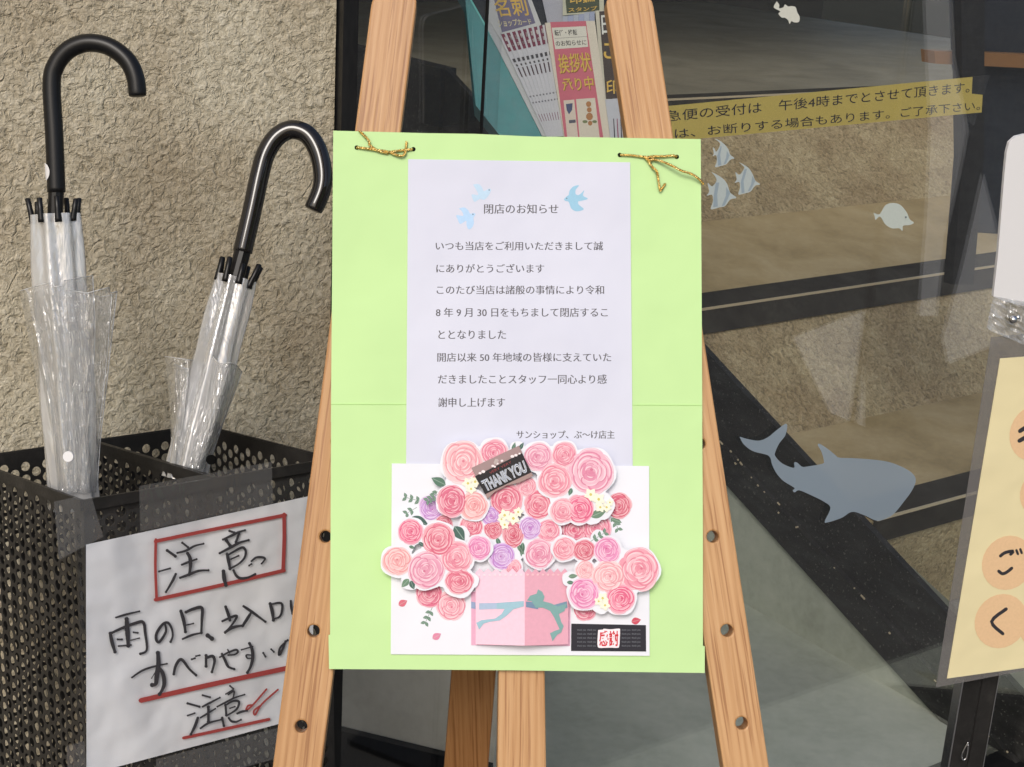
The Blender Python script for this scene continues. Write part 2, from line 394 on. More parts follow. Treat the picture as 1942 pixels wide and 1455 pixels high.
# stringer: a sloping black board on the open side, with a brass-dotted ridge along its middle
def line_on(points, s):
    return [(lambda d: (CAMP + d * (s / d.dot(S))))(ray(*p)) for p in points]
lo = line_on([(1395, 940), (1797, 1384)], SB); mi = line_on([(1374, 852), (1811, 1323)], SB); up_ = line_on([(1345, 690), (1797, 1180)], SB)
def ext(a, b, t0, t1): d = b - a; return a + d * t0, a + d * t1
pe = line_on([(836, 130)], SB)[0]
def back_to(a, b, n_): return a + (b - a) * ((n_ - a.dot(N)) / (b - a).dot(N))
NE = pe.dot(N)
lo = (back_to(*lo, NE), ext(*lo, 0, 1.75)[1]); mi = (back_to(*mi, NE), ext(*mi, 0, 1.7)[1]); up_ = (pe, ext(*up_, 0, 1.8)[1])
mb = MB(); mb.slab([pe, pe + N * 2.4, Vector(((pe + N * 2.4).x, (pe + N * 2.4).y, .0)), Vector((pe.x, pe.y, .0))], S * .05); mb.build('landing_fascia', M_STRINGER, st)
mb = MB(); mb.slab([lo[0], lo[1], mi[1], mi[0]], S * .02 ); mb.build('stringer', M_STRINGER, st)
mb = MB(); mb.slab([p + S * .014 for p in (mi[0], mi[1], up_[1], up_[0])], S * .016); sg = mb.build('stringer', M_STRINGER, st)
gb = MB()
for i in range(60):
    t0 = random.random(); ln = random.choice([.002, .003, .004, .006, .009, .016]) * random.uniform(.5, 1.3)
    a = mi[0].lerp(mi[1], t0); d = (mi[1] - mi[0]).normalized()
    gb.box(a - S * .003 + Z * random.uniform(-.012, .010), d * ln, Z * random.uniform(.0012, .003), S * .003)
gb.build('brass_fleck', M_GOLD, sg)['kind'] = 'stuff'
mb = MB(); q = [lo[0], lo[1], Vector((lo[1].x, lo[1].y, 0)), Vector((lo[0].x, lo[0].y, 0))]
mb.slab([p + S * .012 for p in q], S * .1); mb.build('side_wall', M_GREEN, st)
# far interior wall
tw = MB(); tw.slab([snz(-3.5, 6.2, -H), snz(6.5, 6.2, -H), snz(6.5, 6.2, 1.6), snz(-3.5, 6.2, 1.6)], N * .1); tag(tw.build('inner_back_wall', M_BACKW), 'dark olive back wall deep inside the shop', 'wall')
mb = MB(); mb.slab([snz(-3.5, 3.0, 1.0), snz(6.5, 3.0, 1.0), snz(6.5, 6.2, 1.0), snz(-3.5, 6.2, 1.0)], Z * .1); tag(mb.build('ceiling', M_CEIL), kind='structure')  # unseen ceiling, cut back to the deep end to shape the daylight falloff
# partition seen low through the glass, left of the easel's rear leg
a0 = RAD(-18); pd = Vector((math.cos(a0), math.sin(a0), 0))
d = ray(770, 1405); p0 = CAMP + d * ((.10 - H) / d.z)
pw = thing('partition_wall', p0, 'grey-beige low wall with black skirting seen through the glass below the green board', 'wall')
nrm = Vector((pd.y, -pd.x, 0))
mb = MB(); mb.slab([p0 - pd * .5 - Z * .1, p0 + pd * .16 - Z * .1, p0 + pd * .16 + Z * 1.0, p0 - pd * .5 + Z * 1.0], -nrm * .08); mb.build('wall_face', M_BEIGEW, pw)
mb = MB(); mb.box(p0 - pd * .5 - Z * .1 + nrm * .003, pd * .66, nrm * .015, Z * .10); mb.build('skirting', M_BLACKF, pw)
mb = MB(); mb.box(p0 - pd * .5 - Z * .1 + nrm * .02, pd * .68, nrm * .24, Z * .03); mb.build('base_rail', M_BLACKF, pw)

# ------------------------------------------------------------------ glazed door
gd = thing('glass_door', snz(sw, NW + .03, -H), 'glazed shop door in a black frame with sea creature stickers', 'door')
s690 = WALL.uv(690, 60)[0]; s672 = WALL.uv(671, 60)[0]
mb = MB(); mb.box(snz(sw + .002, NW - .012, -H), S * (s672 - sw - .004), N * .1, Z * (H + 1.6)); mb.build('door_frame', M_BLACKF, gd)
mb = MB(); mb.box(snz(s672, NW + .012, -H), S * (s690 - s672), N * .08, Z * (H + 1.6)); mb.build('door_frame', M_BLACKF, gd)
sg_ = WALL.uv(941, 120)[0]
mb = MB(); mb.box(snz(s690, NW + .034, -H), S * (sg_ + .03 - s690), N * .005, Z * (H + 1.6)); mb.build('glass_pane', M_GLASS, gd)
mb = MB(); mb.box(snz(sg_, NW + .020, -H), S * 2.6, N * .006, Z * (H + 1.6)); mb.build('glass_pane', M_GLASS, gd)
mb = MB(); mb.box(snz(sg_ - .0045, NW + .016, -H), S * .002, N * .004, Z * (H + 1.6)); mb.build('pane_edge', M_BLACKF, gd)
mb = MB(); mb.box(snz(s690, NW - .01, -H), S * 3.2, N * .09, Z * .008); mb.build('sill', M_BLACKF, gd)
GL = Plane(snz(0, NW + .0195, 0), S, Z); GIN = Plane(snz(0, NW + .0275, 0), S, Z)

# made-up banner added out of view to put pale reflections in the glass
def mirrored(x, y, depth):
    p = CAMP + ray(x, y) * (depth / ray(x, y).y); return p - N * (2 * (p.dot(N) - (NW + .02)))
M_REFLECTOR = mat('pale_reflector', (.78, .81, .86), .8)
bt = thing('glass_reflector', Vector((mirrored(1800, 300, 4.2).x, mirrored(1800, 300, 4.2).y, 0)), 'added off-frame banner reflected in the glass at the right', 'reflector')
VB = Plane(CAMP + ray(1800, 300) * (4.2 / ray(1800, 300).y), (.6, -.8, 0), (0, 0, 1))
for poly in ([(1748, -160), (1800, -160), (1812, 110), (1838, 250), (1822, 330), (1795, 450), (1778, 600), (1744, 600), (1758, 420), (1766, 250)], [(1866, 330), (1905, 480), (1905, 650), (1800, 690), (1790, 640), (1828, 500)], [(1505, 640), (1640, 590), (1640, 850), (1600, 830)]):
    q = [VB.pt(*p) for p in poly]; q = [p - N * (2 * (p.dot(N) - (NW + .02))) for p in q]; mb = MB(); mb.slab(q, Vector((.8, .6, 0)) * .004); mb.build('reflector_panel', M_REFLECTOR, bt)
mb = MB(); pA = VB.pt(1742, -100); pA = pA - N * (2 * (pA.dot(N) - (NW + .02))); mb.tube([Vector((pA.x, pA.y, 0)), Vector((pA.x, pA.y, 2.3))], .012, 10); mb.build('reflector_pole', M_CHROME, bt, True)
# stickers on the glass
c_ = {'body': lin((196, 206, 204)), 'dark': lin((162, 178, 188)), 'pale': lin((206, 214, 206)), 'whale': lin((180, 194, 206))}
def sticker(name, pts, ox, oy, s, col, label, stripes=(), eye=None):
    mb = MB(); mb.poly([GL.pt(*p, .0002) for p in smoothp(cr(ox, oy, s, pts + pts[:1]), 6)[:-1]], col)
    for q in stripes: mb.poly([GL.pt(*p, .0004) for p in cr(ox, oy, s, q)], c_['dark'])
    if eye: mb.poly([GL.pt(ox + (eye[0] + eye[2] * math.cos(k)) * s, oy + (eye[1] + eye[2] * math.sin(k)) * s, .001) for k in [i * .785 for i in range(8)]], lin((110, 125, 130)))
    return tag(mb.build(name, M_DECAL if name.startswith('whale') else M_PRINT), label, 'sticker', 'sea creature stickers on the glass')
A1 = [(230,125),(280,135),(345,172),(420,240),(470,310),(500,395),(570,455),(500,485),(430,560),(340,590),(240,610),(265,520),(265,430),(240,405),(190,420),(215,380),(200,275),(230,295),(258,345),(320,240),(310,180)]
A2 = [(650,525),(720,560),(820,630),(890,740),(930,840),(1010,905),(930,930),(850,1030),(740,1065),(640,1080),(665,970),(655,870),(575,880),(610,820),(590,700),(660,740),(740,630),(710,580)]
A3 = [(170,695),(260,735),(380,815),(450,910),(500,1050),(605,1135),(500,1170),(410,1280),(310,1305),(165,1335),(200,1200),(185,1090),(95,1100),(135,1030),(110,885),(185,940),(260,850),(240,770)]
sticker('angelfish_sticker', A1, 1330, 250, .11, c_['body'], 'striped angelfish sticker directly under the yellow notice strip, topmost of three', [[(335,245),(352,260),(325,400),(345,575),(290,585),(275,420)],[(440,330),(490,405),(425,552),(385,560),(430,440)]])
sticker('angelfish_sticker', A2, 1330, 250, .11, c_['body'], 'striped angelfish sticker farthest right of the three in the shoal', [[(745,645),(790,640),(730,850),(745,1050),(695,1058),(680,870)],[(880,760),(930,850),(845,1015),(800,1030),(860,900)]])
sticker('angelfish_sticker', A3, 1330, 250, .11, c_['body'], 'largest and lowest striped angelfish sticker, with a pale dorsal fin, beside the green board', [[(250,880),(310,875),(275,1080),(285,1290),(205,1300),(215,1090)],[(430,950),(500,1060),(405,1270),(350,1285),(425,1100)]])
sticker('tang_fish_sticker', [(668,1305),(700,1315),(715,1300),(740,1260),(780,1245),(830,1255),(870,1300),(890,1345),(915,1365),(890,1380),(850,1385),(845,1415),(825,1400),(780,1400),(740,1375),(715,1335),(700,1330),(680,1348),(675,1325)], 1450, 0, .30938, c_['pale'], 'plain pale round-bodied fish sticker with pointed snout, alone on the glass', (), (866, 1332, 6))
sticker('clownfish_sticker', [(75,8),(90,30),(90,50),(115,45),(125,28),(145,40),(165,38),(190,45),(200,75),(215,105),(210,135),(180,137),(165,130),(152,147),(145,125),(125,110),(105,108),(85,85),(95,70),(60,50),(58,35)], 1450, 0, .30938, lin((226, 226, 214)), 'small whitish fish sticker heading down near the top edge of the glass')
sticker('whale_shark_sticker', [(65,200),(150,225),(260,240),(350,205),(430,140),(520,75),(540,100),(520,190),(460,270),(420,360),(425,400),(480,460),(560,500),(610,508),(610,460),(640,460),(690,500),(760,495),(890,470),(905,440),(880,350),(845,285),(870,275),(960,335),(1020,385),(1060,410),(1200,415),(1400,430),(1560,455),(1700,510),(1790,570),(1820,640),(1780,740),(1700,850),(1600,970),(1500,1025),(1420,1035),(1300,980),(1185,950),(1080,1010),(940,1055),(915,1040),(970,910),(900,845),(780,785),(660,735),(615,755),(595,735),(610,710),(500,640),(430,560),(390,480),(370,410),(330,380),(200,345),(110,280)], 1390, 790, .19053, c_['whale'], 'large blue-grey whale shark sticker low on the glass')
# yellow notice strip behind the glass
q5 = lambda pts: cr(1240, 0, .3615, pts)
ns = thing('notice_strip', GIN.pt(1500, 220), 'yellow notice strip with two lines of black lettering behind the glass', 'notice')
mb = MB(); mb.slab([GIN.pt(*p, -.003) for p in q5([(-20, 566), (1672, 404), (1668, 492), (1725, 498), (1720, 590), (-20, 752)])], N * .0004, lin((226, 202, 108))); mb.build('yellow_strip', M_PRINT, ns)
mb = MB(); mb.slab([GIN.pt(*p, -.0036) for p in q5([(1640, 406), (1765, 390), (1680, 660), (1640, 640)])], N * .0003); mb.build('clear_film', M_SLEEVE, ns)
mb = MB()
text_quad(mb, '急便の受付は　午後4時までとさせて頂きます。', GIN, q5([(60, 582), (1660, 428), (1655, 486), (62, 640)]), -.0026)
text_quad(mb, 'は、お断りする場合もあります。ご了承下さい。', GIN, q5([(108, 676), (1712, 528), (1712, 578), (112, 728)]), -.0026)
mb.build('lettering', M_INK, ns)

# ------------------------------------------------------------------ brochure rack behind the glass
RK = Plane(CAMP + ray(1040, 150) * (2.02 / ray(1040, 150).y), (1, .05, 0), (0, .42, .91))
q6 = lambda pts: cr(860, 0, .19567, pts)
t = thing('brochure_rack', RK.pt(950, 260), 'teal brochure rack leaning inside the glass, holding leaflets', 'rack')
mb = MB(); mb.slab([RK.pt(*p, -.004) for p in q6([(60, -500), (-150, -500), (115, 0), (215, 1020), (470, 1340), (930, 1340), (165, 0)])], -RK.n * .05); mb.build('side_panel', M_TEAL, t)
mb = MB(); stroke(mb, RK, q6([(-140, -510), (168, 0), (930, 1340)]), 3.2, -.0025, lin((120, 205, 195)), cap=False, n=1); mb.build('panel_edge', M_PRINT, t)
mb = MB(); mb.slab([RK.pt(*p, -.012) for p in q6([(140, -60), (1720, -60), (1740, 1500), (900, 1500)])], -RK.n * .02); mb.build('back_panel', M_NAVY, t)
mb = MB(); mb.slab([RK.pt(*p, .008) for p in q6([(800, 1420), (1760, 1400), (1760, 1640), (800, 1640)])], -RK.n * .03); mb.build('pocket', M_TEAL, t)
GRP = 'leaflets in the teal rack'
def leaflet(poly, off, col, label, extra=None, thick=.001):
    mb = MB(); mb.slab([RK.pt(*p, off) for p in q6(poly)], -RK.n * thick, lin(col))
    if extra: extra(mb, off + .0004)
    o = mb.build('leaflet', M_PRINTG); return tag(o, label, 'leaflet', GRP)
YELL = lin((222, 182, 78)); WH = lin((226, 226, 214))
def P6(mb, pts, off, col): mb.poly([RK.pt(*p, off) for p in q6(pts)], lin(col))
def T6(mb, body, quad, off, col): text_quad(mb, body, RK, q6(quad), off, col, .012)
def ex(mb, off):
    P6(mb, [(385, -40), (705, -40), (795, 225), (470, 315)], off, (112, 106, 132))
    T6(mb, '名刺', [(372, -10), (690, -30), (735, 150), (425, 165)], off + .0003, YELL)
    T6(mb, 'ショップカード', [(425, 190), (745, 180), (765, 235), (440, 265)], off + .0003, lin((226, 214, 160)))
leaflet([(310, -60), (735, -60), (850, 240), (480, 420), (330, 180)], .000, (205, 205, 200), 'grey-violet leaflet with big yellow lettering at the upper left of the rack', ex)
leaflet([(310, 120), (450, 330), (900, 1320), (860, 1320), (310, 240)], -.0015, (196, 198, 196), 'plain white leaflet edge farthest left along the teal side panel')
for k in range(9):
    f0, f1 = k / 9, (k + 1) / 9 + .35 / 9
    def e(a, f): # along the fan
        top = (440 + 475 * f, 338 - 105 * f); bot = (905 + 165 * f, 1330 - 10 * f)
        return (top[0] + (bot[0] - top[0]) * a, top[1] + (bot[1] - top[1]) * a)
    def ex(mb, off, f0=f0, f1=f1, k=k):
        def band(a0, a1, l, r, col):
            fl = f0 + (f1 - f0) * l; fr = f0 + (f1 - f0) * r
            P6(mb, [e(a0, fl), e(a0, fr), e(a1, fr), e(a1, fl)], off, col)
        band(.0, .17, .28, 1, (118, 40, 66)); band(.03, .07, .5, .8, (224, 214, 206)); band(.10, .13, .45, .75, (224, 214, 206))
        band(.24, .275, .3, .7, (66, 62, 66)); band(.295, .315, .45, .8, (66, 62, 66)); band(.33, .42, .5, .85, (70, 44, 52))
        band(.60, .615, .35, .85, (130, 130, 134)); band(.66, .675, .35, .85, (120, 120, 126)); band(.78, .85, .55, 1, (124, 62, 84))
    leaflet([e(0, f0), e(0, f1), e(1, f1), e(1, f0)], .0015 + .0011 * k, (206, 206, 208), ['leftmost', 'second from left', 'third from left', 'fourth from left', 'middle', 'fourth from right', 'third from right', 'second from right', 'rightmost'][k] + ' leaflet of the fanned white stack with maroon tops', ex)
leaflet([(850, -60), (1060, -60), (1075, 215), (910, 225)], -.001, (176, 176, 182), 'grey-white booklet cover above the fanned maroon-topped stack')
def ex(mb, off):
    P6(mb, [(1082, -40), (1412, -40), (1415, 105), (1098, 132)], off, (62, 72, 46))
    T6(mb, '印鑑', [(1120, -60), (1370, -70), (1375, 25), (1130, 40)], off + .0003, YELL)
    T6(mb, 'スタンプ', [(1112, 78), (1392, 58), (1394, 100), (1116, 118)], off + .0003, YELL)
leaflet([(1060, -60), (1455, -60), (1460, 120), (1060, 150)], .004, (200, 198, 170), 'dark green leaflet with yellow lettering at the top of the rack', ex)
for k in range(6): leaflet([(1058 + 52 * k, 146 - 6 * k), (1108 + 52 * k, 142 - 6 * k), (1110 + 52 * k, 330), (1060 + 52 * k, 330)], .002 + .0006 * k, (176 - 14 * (k % 2), 182 - 12 * (k % 2), 192), ['pale page top at the left end', 'second pale page top', 'third pale page top', 'fourth pale page top', 'fifth pale page top', 'pale page top at the right end'][k] + ' of the row under the dark green leaflet')
def ex(mb, off):
    P6(mb, [(938, 215), (1283, 204), (1462, 1400), (1085, 1400)], off, (206, 104, 118))
    P6(mb, [(952, 270), (1284, 254), (1306, 455), (986, 478)], off + .0002, (226, 222, 204))
    P6(mb, [(980, 372), (1296, 352), (1297, 356), (981, 376)], off + .0003, (150, 140, 130))
    T6(mb, '転任・移転', [(975, 292), (1195, 284), (1200, 342), (985, 350)], off + .0004, lin((50, 46, 44)))
    T6(mb, 'のお知らせに', [(985, 396), (1285, 384), (1290, 436), (995, 450)], off + .0004, lin((50, 46, 44)))
    for dz, dd, cc in ((0, 7, lin((150, 96, 40))), (.0002, 0, YELL)):
        T6(mb, '挨拶状', [(1005 + dd, 528 + dd), (1320 + dd, 505 + dd), (1342 + dd, 690 + dd), (1030 + dd, 715 + dd)], off + .0004 + dz, cc)
        T6(mb, '承り中', [(1045 + dd, 762 + dd), (1345 + dd, 735 + dd), (1365 + dd, 865 + dd), (1065 + dd, 892 + dd)], off + .0004 + dz, cc)
    P6(mb, [(1066, 975), (1170, 966), (1215, 1400), (1110, 1400)], off + .0002, (222, 206, 186))
    P6(mb, [(1090, 1010), (1155, 1000), (1150, 1065), (1120, 1110), (1098, 1070)], off + .0004, (66, 78, 112))
    P6(mb, [(1118, 1165), (1182, 1160), (1186, 1190), (1120, 1196)], off + .0004, (84, 84, 96))
    P6(mb, [(1188, 962), (1372, 950), (1425, 1400), (1228, 1400)], off + .0002, (222, 212, 190))
    for (a, b, r) in ((1310, 1010, 26), (1316, 1065, 24), (1318, 1130, 34), (1325, 1195, 22)):
        P6(mb, [(a + r * math.cos(i * .7), b + r * 1.1 * math.sin(i * .7)) for i in range(9)], off + .0004, (176, 120, 66))
    for (a, b, r) in ((1275, 1180, 26), (1368, 1180, 24)):
        P6(mb, [(a + r * math.cos(i * .7), b + .6 * r * math.sin(i * .7)) for i in range(9)], off + .0004, (120, 130, 84))
leaflet([(888, 222), (1370, 202), (1530, 1400), (1085, 1400)], .014, (222, 212, 190), 'pink leaflet with large yellow lettering in the middle of the rack', ex, .004)
def ex(mb, off):
    P6(mb, [(1412, 112), (1700, 90), (1720, 960), (1478, 960)], off, (62, 48, 40))
    T6(mb, '日', [(1430, 150), (1530, 140), (1545, 325), (1440, 335)], off + .0003, WH)
    T6(mb, 'ご', [(1448, 390), (1620, 380), (1630, 560), (1460, 575)], off + .0003, YELL)
    T6(mb, '印', [(1478, 780), (1600, 770), (1606, 905), (1485, 915)], off + .0003, YELL)
leaflet([(1375, 105), (1710, 80), (1740, 1000), (1450, 1000)], .010, (206, 200, 178), 'dark brown leaflet half hidden behind the right easel leg', ex, .003)
def ex(mb, off):
    for k in range(4): P6(mb, [(1548 + 34 * k, 1150), (1556 + 34 * k, 1150), (1572 + 34 * k, 1400), (1560 + 34 * k, 1400)], off, [(46, 40, 50), (150, 70, 100)][k % 2])
leaflet([(1470, 965), (1760, 940), (1790, 1400), (1530, 1400)], .016, (196, 198, 202), 'blue-grey booklet low in the rack beside the right easel leg', ex, .002)
# made-up post, navy sheet and orange rail for the reflections far right in the glass
ID = Plane(CAMP + ray(1880, 200) * (2.75 / ray(1880, 200).y), S, Z)
iz = thing('reflection_shapes', ID.pt(1860, 430), 'made-up orange rail on dark posts with a navy cloth, seen through the glass at upper right', 'streak')
def irect(x0, y0, x1, y1, off, th, name, m):
    mb = MB(); mb.slab([ID.pt(x0, y0, off), ID.pt(x1, y0, off), ID.pt(x1, y1, off), ID.pt(x0, y1, off)], -ID.n * th); mb.build(name, m, iz)
mb = MB(); mb.slab([ID.pt(*p, .0) for p in [(1772, 97), (2000, 106), (2000, 132), (1774, 121)]], -ID.n * .03); mb.build('streak', M_WOODD, iz)
mb = MB(); mb.slab([ID.pt(*p, .03) for p in [(1822, -80), (1868, -80), (1866, 300), (1846, 540), (1806, 540), (1826, 300)]], -ID.n * .02); mb.build('post', M_BLACKM, iz)
mb = MB(); mb.slab([ID.pt(*p, -.04) for p in [(1812, -80), (2050, -80), (2050, 470), (1905, 445), (1838, 440), (1846, 250), (1822, 130)]], -ID.n * .02); mb.build('navy_sheet', M_NAVY, iz)

# ------------------------------------------------------------------ easel
es = thing('easel', Vector((0, 1.1, 0)), 'wooden display easel with peg holes carrying the lime green board', 'easel')
EB = Plane(BOARD.o - BOARD.n * .007, BOARD.u, BOARD.v)
def legpts(le, re, y0, y1, rnd=0):
    f = lambda e, y: e[0][0] + (e[1][0] - e[0][0]) * (y - e[0][1]) / (e[1][1] - e[0][1])
    return [EB.uv(f(le, y0), y0), EB.uv(f(re, y0), y0), EB.uv(f(re, y1), y1), EB.uv(f(le, y1), y1)]
def rounded(q, r):
    # round the two top corners (q[0], q[1]); order TL TR BR BL
    out = []
    for i in (0, 1):
        p = Vector(q[i]); a = Vector(q[i - 1]) if i else Vector(q[3]); b = Vector(q[i + 1])
        a = p + (a - p).normalized() * r; b = p + (b - p).normalized() * r
        for k in range(6):
            t = k / 5; out.append(tuple(a * (1 - t) ** 2 + p * 2 * t * (1 - t) + b * t * t))
    return out + [q[2], q[3]]
YB = 2900
def leg(le, re, ytop, holes, name, m, fr=None, thick=.02, off=(0, 0, 0)):
    q = legpts(le, re, ytop, YB)
    # keep the foot on the ground
    def onground(pt_top, pt_bot):
        A = EB.at(*pt_top); B = EB.at(*pt_bot); k = (A.z - .012) / (A.z - B.z); C = A.lerp(B, k); d_ = C - EB.o; return (d_.dot(EB.u), d_.dot(EB.v))
    q[2] = onground(q[1], q[2]); q[3] = onground(q[0], q[3])
    ax = Vector(q[0]) - Vector(q[3]); rot = math.atan2(ax.y, ax.x) - math.pi / 2
    hs = [(*EB.uv(x, y), EB.uv(x + r, y)[0] - EB.uv(x, y)[0]) for x, y, r in holes]
    return plate(rounded(q, .012), hs, EB, thick, .0015, rot, off).build(name, m, es)
leg([(705, 0), (517, 1455)], [(791, 0), (610, 1455)], -16, [(640, 838, 10.5), (617, 1018, 11), (594.5, 1197, 11.5), (571, 1378, 11.5)], 'leg', M_WOOD, off=(.3, .2, .1))
leg([(1149, 0), (1372, 1455)], [(1238, 0), (1459, 1455)], -14, [(1327, 842, 10.5), (1352, 1018, 11), (1379, 1196, 11.5), (1407, 1372, 11.5)], 'leg', M_WOOD, off=(1.7, .9, .4))
leg([(946, 1250), (943, 1455)], [(1033, 1250), (1036, 1455)], 700, [], 'leg', M_WOOD, off=(2.9, .1, .7))
# rear leg swings back from the top bar
RP = Plane(EB.o - EB.n * .16, (.999, .03, 0), (-.035, -.05, .995))
rp = [RP.uv(*p) for p in ((885, 900), (972, 900), (926, 1455), (842, 1455))]
def low(a, b):
    A = RP.at(*a); B = RP.at(*b); C = A.lerp(B, (A.z - .012) / (A.z - B.z)); d_ = C - RP.o; return (d_.dot(RP.u), d_.dot(RP.v))
rp[2] = low(rp[1], rp[2]); rp[3] = low(rp[0], rp[3])
plate(rp, [], RP, .02, .0015, .08, (4.1, .3, .2)).build('leg', M_WOODD, es)
def bar(y0, y1, off):
    a, b = EB.uv(690, y0), EB.uv(1270, y0); c, d_ = EB.uv(1290, y1), EB.uv(670, y1)
    fr = Plane(EB.o - EB.n * .021, EB.u, EB.v)
    return plate([d_, c, b, a], [], fr, .018, .0015, math.pi / 2, off)
bar(560, 620, (5.2, .4, .3)).build('crossbar', M_WOOD, es)
bar(1120, 1180, (6.1, .4, .3)).build('crossbar', M_WOOD, es)

# ------------------------------------------------------------------ green board
gb_ = thing('signboard', BOARD.pt(980, 1272), 'lime green board tied to the easel, carrying the letter and the flower card', 'board')
ed = lambda y, a, b: a + (b - a) * (y - 250) / 1020
mb = MB(); top = [(632, 248), (690, 249.5), (800, 252.5), (900, 254), (1010, 259), (1120, 260.5), (1230, 262.5), (1329, 264)]
mb.slab([BOARD.pt(*p) for p in [(627.5, 800)] + top + [(1332, 800)]], -BOARD.n * .0055); mb.build('upper_sheet', M_LIME, gb_)
mb = MB(); mb.slab([BOARD.pt(*p, .0004) for p in [(628, 767), (1331.5, 769), (1333, 1000), (1333, 1225), (1336.5, 1226), (1336.5, 1276.5), (1150, 1274), (980, 1271.5), (800, 1270), (624, 1269), (623, 1205), (626, 1204)]], -BOARD.n * .0058); mb.build('lower_sheet', M_LIME, gb_)
mb = MB(); mb.slab([BOARD.pt(*p, .0008) for p in [(628, 766.2), (1331.5, 768.2), (1331.5, 769.4), (628, 767.4)]], -BOARD.n * .0006, lin((176, 214, 138))); mb.build('crease', M_PRINT, gb_)
for hx, hy in ((676.5, 280), (784, 283), (1175.5, 294), (1283.5, 297.5)):
    mb = MB(); mb.poly([BOARD.pt(hx + 4.2 * math.cos(k * .52), hy + 4.2 * math.sin(k * .52), .0003) for k in range(12)]); mb.build('punched_hole', M_DULL, gb_)
# twisted gold cords tied through the board into the legs
def cord(name, paths, ox, oy, s, label):
    mb = MB()
    for pts, hgt in paths:
        q = smoothp(cr(ox, oy, s, pts), 10); Pp = [BOARD.pt(*p, .0016 + hgt * math.sin(math.pi * i / (len(q) - 1))) for i, p in enumerate(q)]
        Ls = [0]
        for i in range(1, len(Pp)): Ls.append(Ls[-1] + (Pp[i] - Pp[i - 1]).length)
        for ph in (0, math.pi):
            R_ = []
            for i, p in enumerate(Pp):
                tg = (Pp[min(i + 1, len(Pp) - 1)] - Pp[max(i - 1, 0)]).normalized(); sd = tg.cross(BOARD.n).normalized()
                a = Ls[i] / .0042 * 6.283 + ph; R_.append(p + sd * (.00055 * math.cos(a)) + BOARD.n * (.00055 * math.sin(a)))
            mb.tube(R_, .00072, 6)
    return tag(mb.build(name, M_CORD, smooth=True), label, 'cord', 'gold cords tying the board')
cord('gold_cord', [([(230,620),(450,645),(700,680),(950,715),(1100,740),(1350,705),(1700,670)], .001), ([(300,185),(450,330),(550,450),(575,560),(720,670)], .0015), ([(1080,740),(1220,800),(1400,845),(1490,790),(1520,660),(1540,470)], .002), ([(600,640),(850,730),(1060,775)], .001)], 660, 235, .0721, 'gold cord tied at the upper left corner of the green board')
cord('gold_cord', [([(170,245),(400,255),(640,285),(740,285),(800,272),(1000,272),(1190,258),(1265,280)], .001), ([(660,290),(780,470),(870,560),(900,700),(930,880),(952,925),(1040,800)], .003), ([(790,330),(950,365),(1150,445),(1350,550),(1550,615),(1700,720),(1790,820)], .006), ([(640,290),(720,350),(800,330),(760,280)], .002)], 1160, 270, .09784, 'gold cord with two loose ends tied at the upper right corner of the green board')

# ------------------------------------------------------------------ letter
lt = thing('letter', BOARD.pt(985, 900), 'white printed closing notice letter with blue birds on the green board', 'letter')
mb = MB(); mb.slab([BOARD.pt(*p, .0012) for p in [(774, 302), (1195, 308), (1200, 900), (770, 900)]], -BOARD.n * .0003); mb.build('sheet', M_LETTER, lt)
LQ = lambda x0, y0, x1, y1: [(760 + a * .385, 290 + b * .385) for a, b in box4(x0, y0, x1, y1)]
lines = [('閉店のお知らせ', 410, 252, 775, 300), ('いつも当店をご利用いただきまして誠', 172, 437, 995, 480), ('にありがとうございます', 175, 547, 705, 590), ('このたび当店は諸般の事情により令和', 177, 653, 1000, 697),
         ('8 年 9 月 30 日をもちまして閉店するこ', 173, 763, 1018, 808), ('ととなりました', 185, 874, 517, 917), ('開店以来 50 年地域の皆様に支えていた', 180, 985, 1035, 1029), ('だきましたことスタッフ一同心より感', 183, 1092, 1013, 1138), ('謝申し上げます', 185, 1206, 512, 1252), ('サンショップ、ぶ～け店主', 570, 1368, 1052, 1408)]
for body, x0, y0, x1, y1 in lines:
    mb = MB(); th = -.004
    text_quad(mb, body, BOARD, LQ(x0, y0, x1, y1), .00130, thin=th)
    text_quad(mb, body, BOARD, LQ(x0 + 1.8, y0, x1 + 1.8, y1), .00132, thin=th)
    mb.build('text_line', M_INKG, lt)
BIRD = [([(370,195),(440,190),(480,230),(500,275),(530,265),(570,245),(590,265),(560,330),(510,380),(450,375),(390,408),(365,370),(355,315),(430,325),(420,280)], (190, 217, 240), (568, 262)),
        ([(195,490),(260,475),(310,510),(335,555),(370,545),(400,560),(375,600),(380,660),(360,720),(315,745),(290,690),(285,640),(215,680),(185,630),(165,570),(250,580),(230,520)], (182, 214, 246), (368, 560)),
        ([(1485,375),(1520,340),(1545,320),(1555,270),(1600,220),(1670,205),(1630,260),(1630,310),(1660,325),(1700,300),(1735,265),(1720,330),(1780,370),(1700,395),(1660,405),(1670,445),(1730,495),(1680,520),(1620,520),(1570,480),(1545,410),(1500,395)], (154, 200, 226), (1520, 365))]
for pts, col, eye in BIRD:
    mb = MB(); q = smoothp(cr(840, 320, .15448, pts + pts[:1]), 3)[:-1]
    mb.poly([BOARD.pt(*p, .00130) for p in q], lin(col))
    mb.poly([BOARD.pt(840 + (eye[0] + 10 * math.cos(k)) * .15448, 320 + (eye[1] + 10 * math.sin(k)) * .15448, .00134) for k in range(6)], lin((120, 145, 165)))
    mb.build('bird_print', M_PRINT, lt)

